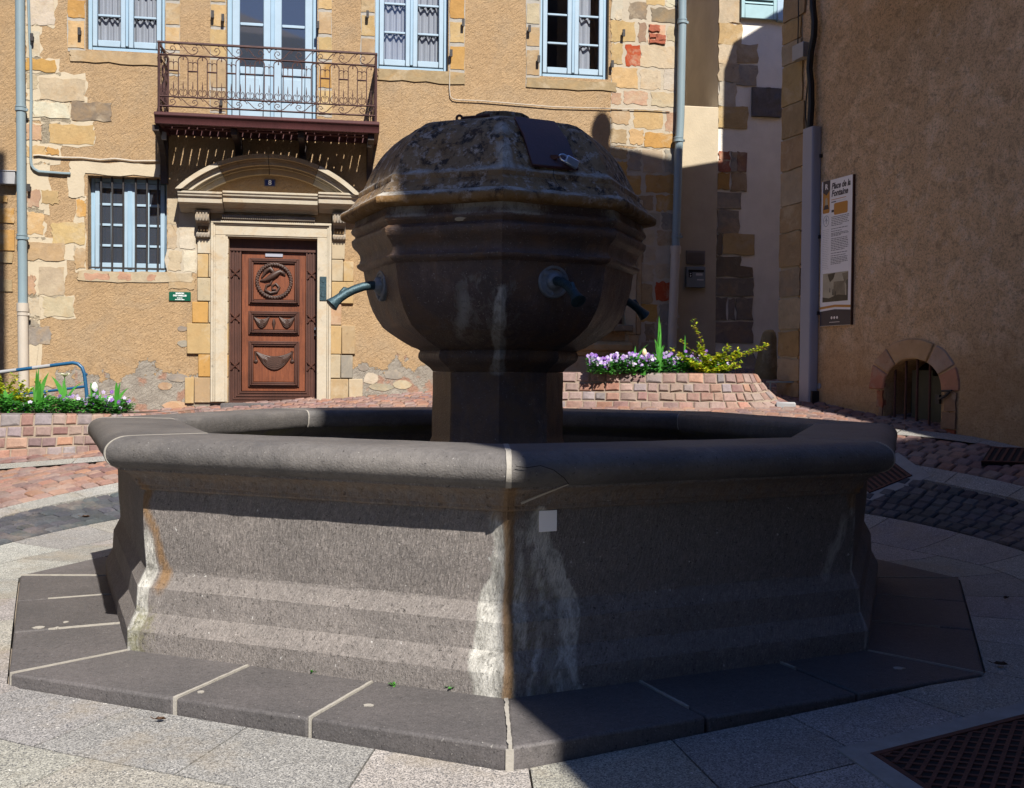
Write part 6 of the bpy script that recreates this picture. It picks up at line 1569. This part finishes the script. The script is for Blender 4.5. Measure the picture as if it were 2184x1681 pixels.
tulip(80, 884, 11.2, ZL_, .0, [(.15, 0, .46, .034, .2), (.5, 0, .46, .032, .4), (.2, .0, .36, .044, .3), (-.1, 0, .42, .028, .1)], 'broad flowerless tulip leaves left of the white open tulip')
tulip(247, 884, 11.35, ZL_, .0, [(.25, 0, .36, .03, .4), (-.1, 0, .32, .028, .2), (.0, 0, .31, .028, .1), (.6, 0, .34, .03, .6)], 'flowerless tulip leaves at the far right end of the left planter')
tulip(12, 884, 11.2, ZL_, .0, [(.4, 0, .30, .04, .7), (-.2, 0, .26, .04, .3), (.7, 0, .34, .028, .8), (.1, 0, .24, .04, .2)], 'broad tulip leaves at the left edge of the left planter')
tulip(120, 884, 11.2, ZL_, .0, [(.1, 0, .22, .03, .2), (-.2, 0, .2, .03, .4)], 'short broad tulip leaves below the white open tulip') if 0 else None
def pansies(name, pts, n_leaf, n_fl, label, fl_dens, zmax=.15):
    m = MB()
    for _ in range(n_leaf):
        t = random.random(); x0, x1, y0, y1, z0 = pts; x = x0+(x1-x0)*t; y = random.uniform(y0, y1); hgt = zmax*(.75+.5*mn.noise(Vector((x*5, y*5, 0))))*random.random()**.6
        leafq(m, Vector((x, y, z0+hgt*.9)), random.uniform(.03, .055), random.uniform(.011, .019), rgb(random.choice((G1, G2, G3)), .25))
    for _ in range(n_fl):
        t = random.random()
        if random.random() > fl_dens(t): continue
        x = x0+(x1-x0)*t; y = random.uniform(y0, y1); hgt = zmax*(.85+.45*mn.noise(Vector((x*5, y*5, 0)))); c = Vector((x, y, z0+hgt*random.uniform(.45, 1.05)))
        fn_ = Vector((random.uniform(-.5, .5), -1, random.uniform(.1, .9))).normalized(); ux = fn_.cross(Vector((0, 0, 1))).normalized(); uy = ux.cross(fn_)
        col = rgb(random.choice(((.30, .16, .52), (.42, .30, .62), (.52, .44, .68), (.24, .10, .46), (.60, .54, .72))), .12); R__ = random.uniform(.013, .019)
        for k in range(5):
            a = k*2*pi/5+.3; pc = c+(ux*cos(a)+uy*sin(a))*R__*.75; b = len(m.v)
            m.v += [tuple(pc+(ux*cos(q2)+uy*sin(q2))*R__*.62+fn_*.003*sin(q2*2)) for q2 in (0, 1.05, 2.1, 3.14, 4.19, 5.24)]; m.face(list(range(b, b+6)), col)
        b = len(m.v); m.v += [tuple(c+fn_*.004+(ux*cos(q2)+uy*sin(q2))*.004) for q2 in (0, 1.57, 3.14, 4.71)]; m.face(list(range(b, b+4)), (.7, .5, .05))
    return tag(m.build(name, MT['leaf'], smooth=0), label, 'flower bed', None, 'stuff')
pansies('pansy_bed', (.92, 2.62, 12.42, 12.75, ZR_), 6500, 950, 'dense purple pansies along the right planter', lambda t: 1. if t < .45 else .38, .27)
pansies('pansy_bed', (-5.6, -4.22, 11.08, 11.6, ZL_), 6500, 520, 'green foliage with scattered purple pansies in the left planter', lambda t: .10+.30*sstep(.5, .85, t), .24)
def shrub(px, py, Y, z0, stems, label, cat_n, nl=22):
    p = at(px, py, Y); p.z = z0; e = empty('shrub', p, 0, label, cat_n); w_ = MB(); l_ = MB()
    for (dx, dz, dy, k) in stems:
        pts = []
        for i in range(8):
            t = i/7; pts.append(Vector((dx*t**1.15+.012*sin(i*2.1+dx*9), dy*t, dz*(t**.8)+.012*cos(i*1.7))))
        w_.tube(pts, [.006*(1-.75*i/7) for i in range(8)], 5, (.20, .10, .055))
        for _ in range(int(nl*k)):
            t = random.uniform(.25, 1.02); i = min(6, int(t*7)); q_ = pts[i].lerp(pts[i+1], t*7-i if t < 1 else 1.)
            for _ in range(2): leafq(l_, q_+Vector((random.gauss(0, .014), random.gauss(0, .014), random.gauss(0, .014))), random.uniform(.03, .06), random.uniform(.012, .020), rgb(random.choice(((.38, .45, .02), (.28, .42, .02), (.46, .42, .03))), .2), .9)
    w_.build('twigs', MT['leaf'], e, smooth=60); l_.build('foliage', MT['leaf'], e, smooth=0)
ST = [(-.17, .66, .0, .5), (-.33, .24, .0, 1.2), (-.40, .30, .1, .5), (.70, .36, .0, 1.6), (.40, .30, .05, 1.5), (.26, .33, .0, 1.4), (.15, .27, -.05, 1.3), (-.10, .34, .0, 1.3), (-.02, .22, -.1, 1.6), (.32, .12, -.1, 1.2), (-.22, .15, -.1, 1.3), (.1, .16, .1, 1.5), (.2, .10, -.1, 1.5), (-.12, .12, -.12, 1.6), (.42, .16, .0, .8), (-.3, .42, .05, .15)]
shrub(1508, 797, 12.45, ZR_, ST, 'yellow green shrub with long arching twigs in the right planter', 'shrub', 60)
shrub(8, 884, 11.35, ZL_, [(-.25, .36, 0, 1.5), (-.1, .45, .05, 1.5), (.12, .42, .0, 1.4), (.22, .34, .0, 1.4), (.3, .25, -.05, 1.2), (.0, .3, -.1, 1.6), (.38, .36, .05, .8), (-.35, .28, 0, 1.2), (.45, .22, 0, 1.), (.15, .2, -.1, 1.4)], 'yellow green shrub at the left edge in front of the blue barrier', 'shrub', 46)
# blue barrier standing behind the left planter
br = empty('crowd_barrier', (0, 0, 0), 0, 'blue tubular metal barrier behind the left planter flowers', 'barrier'); YB = 12.15
B_ = lambda x, y: at(x, y, YB)
m = MB(); m.tube([B_(-220, 822), B_(-40, 800), B_(0, 794), B_(100, 781), B_(155, 774), B_(166, 776), B_(175, 784), B_(180, 797), B_(184, 830), B_(190, 905)], .021, 10); m.build('frame', MT['barrier blue'], br, smooth=60)
m = MB(); m.tube([B_(-220, 868), B_(60, 839), B_(86, 836)], .016, 8); m.tube([B_(124, 832), B_(184, 824)], .016, 8); m.tube([B_(86, 836), B_(124, 832)], .0155, 8); m.build('rail', MT['barrier blue'], br, smooth=60)
m = MB(); m.tube([B_(52, 838), B_(55, 905)], .014, 8); m.tube([B_(96, 835), B_(98, 905)], .014, 8); m.tube([B_(52, 856), B_(97, 852)], .013, 8); m.build('leg', MT['barrier blue'], br, smooth=60)
for (x0, y0, x1, y1) in ((0, 794, 36, 789.4), (70, 785, 108, 780)):
    m = MB(); m.tube([B_(x0, y0), B_(x1, y1)], .0225, 10); m.build('reflective_band', MT['grey plastic'], br, smooth=60)
m = MB(); m.tube([B_(178, 801), B_(186, 798)], .016, 8); m.build('hook', MT['barrier blue'], br)
# weeds in the foot joint of the basin, and litter
def weed(px, py, s, label):
    d = ray(px, py); t = -(H-.004)/d.z; p = Vector((d.x*t, d.y*t+.0, .0)); m = MB()
    for _ in range(16): leafq(m, p+Vector((random.gauss(0, .010), -abs(random.gauss(0, .005)), random.uniform(0, .018)))*s, .022*s, .008*s, rgb(random.choice((G1, G2)), .2), .9)
    tag(m.build('weed', MT['leaf'], smooth=0), label, 'weed', 'weeds in the basin foot joint')
weed(388, 1394, 1., 'small green weed left along the sunlit basin foot, near the corner'); weed(562, 1419, .6, 'tiny green weed in the sunlit basin foot joint, second from the left'); weed(667, 1434, .7, 'tiny green weed in the sunlit basin foot joint, third from the left'); weed(838, 1460, .8, 'small green weed in the sunlit basin foot joint, fourth from the left'); weed(964, 1470, 1.2, 'largest bright green weed at the basin foot left of the near corner')
def litter(px, py, s, label, rot):
    p = ground_pt(px, py); m = MB(); n_ = 5
    rows = [[tuple(p+Matrix.Rotation(rot, 3, 'Z') @ Vector((s*(i/4-.5)*(1-.6*abs(j-1)*abs(i-2)/2)*1.0, s*.28*(j-1)*sin(pi*(.12+.76*i/4)), .012+s*.16*(abs(j-1)+.5*((i-2)/2)**2))))  for i in range(5)] for j in range(3)]
    m.grid(rows); m.tube([Vector(rows[1][0]), Vector(rows[1][0])+Matrix.Rotation(rot, 3, 'Z') @ Vector((-s*.3, 0, .01))], .002, 4)
    tag(m.build('fallen_leaf', MT['dry leaf'], smooth=60), label, 'leaf', 'fallen leaves on the paving')
litter(183, 1106, .075, 'curled dark leaf on the black cobbles left of the fountain', .3); litter(2146, 1281, .06, 'curled dark leaf on the shaded paving right of the plinth', .8); litter(2134, 1424, .07, 'dark leaf on the shaded paving below the other at the right edge', -.3); litter(345, 1849-0 if 0 else 1844, .05, 'x', 0) if 0 else None
litter(2116, 1578 if 0 else 1576, .06, 'x', 0) if 0 else None
litter(342, 1847 if 0 else 1542, .05, 'small dry leaf on the sunlit granite below the plinth edge', .1)

# ------------------------------------------------------------------ houses behind the camera that shade the square
def block_house(name, poly, z0, z1, label, mat='stucco plain', wins=()):
    e = empty(name, (0, 0, 0), 0, label, 'house'); m = MB(); m.prism(poly, z0, z1, 'z'); m.build('wall', MT[mat], e, smooth=0)
    cx_ = sum(p[0] for p in poly)/len(poly); cy_ = sum(p[1] for p in poly)/len(poly); m = MB(); b = len(m.v)
    m.v += [(p[0], p[1], z1+.002) for p in poly]+[(cx_+(p[0]-cx_)*.45, cy_+(p[1]-cy_)*.45, z1+1.4) for p in poly]; n_ = len(poly)
    for i in range(n_): m.face((b+i, b+(i+1) % n_, b+n_+(i+1) % n_, b+n_+i))
    m.face([b+n_+i for i in range(n_)]); m.build('roof', MT['roof tile'], e, smooth=0)
    for (p, q_, cols, rows_) in wins:
        p, q_ = Vector((*p, 0)), Vector((*q_, 0)); d = (q_-p).normalized(); nn_ = Vector((d.y, -d.x, 0)); L = (q_-p).length; ang = atan2(d.y, d.x)
        for i in range(cols):
            for j in range(rows_):
                c = p+d*L*(i+.5)/cols; z = z0+2.+3.1*j; M = Matrix.Translation((c.x, c.y, z)) @ Matrix.Rotation(ang, 4, 'Z'); w_ = MB(); w_.box((-.5, -.03, 0), (.5, .03, 1.6), M=M); wf = w_.build('window', MT['room'], e)
                w_ = MB(); w_.box((-.6, -.06, -.08), (.6, .03, -.002), M=M); w_.box((-.62, -.045, -.002), (-.502, .03, 1.6), M=M); w_.box((.502, -.045, -.002), (.62, .03, 1.6), M=M); f_ = w_.build('frame', MT['pale blue paint'], wf)
    return e
block_house('tall_house', [(2.18, -1.4), (16, -1.4), (16, -12), (6.3, -12)], -.9, 13.9, 'tall grey house standing behind the camera on the right', 'weathered plaster', wins=[((16, -1.4), (2.18, -1.4), 5, 4)])
block_house('sky_blocker', [(-.7, -4.), (2.5, -13), (-9, -13), (-9, -4.)], -.8, 11.5, 'unseen grey house added behind the camera on the left to block sky light', 'weathered plaster')  # added out of view to cut sky light on the foreground
block_house('corner_house', [(-4.48, 8.), (-9.5, 8.), (-9.5, 3.6), (-4.48, 3.6)], -.7, 10.4, 'ochre house standing at the left side of the square', wins=[((-4.48, 3.6), (-4.48, 8), 2, 3)])
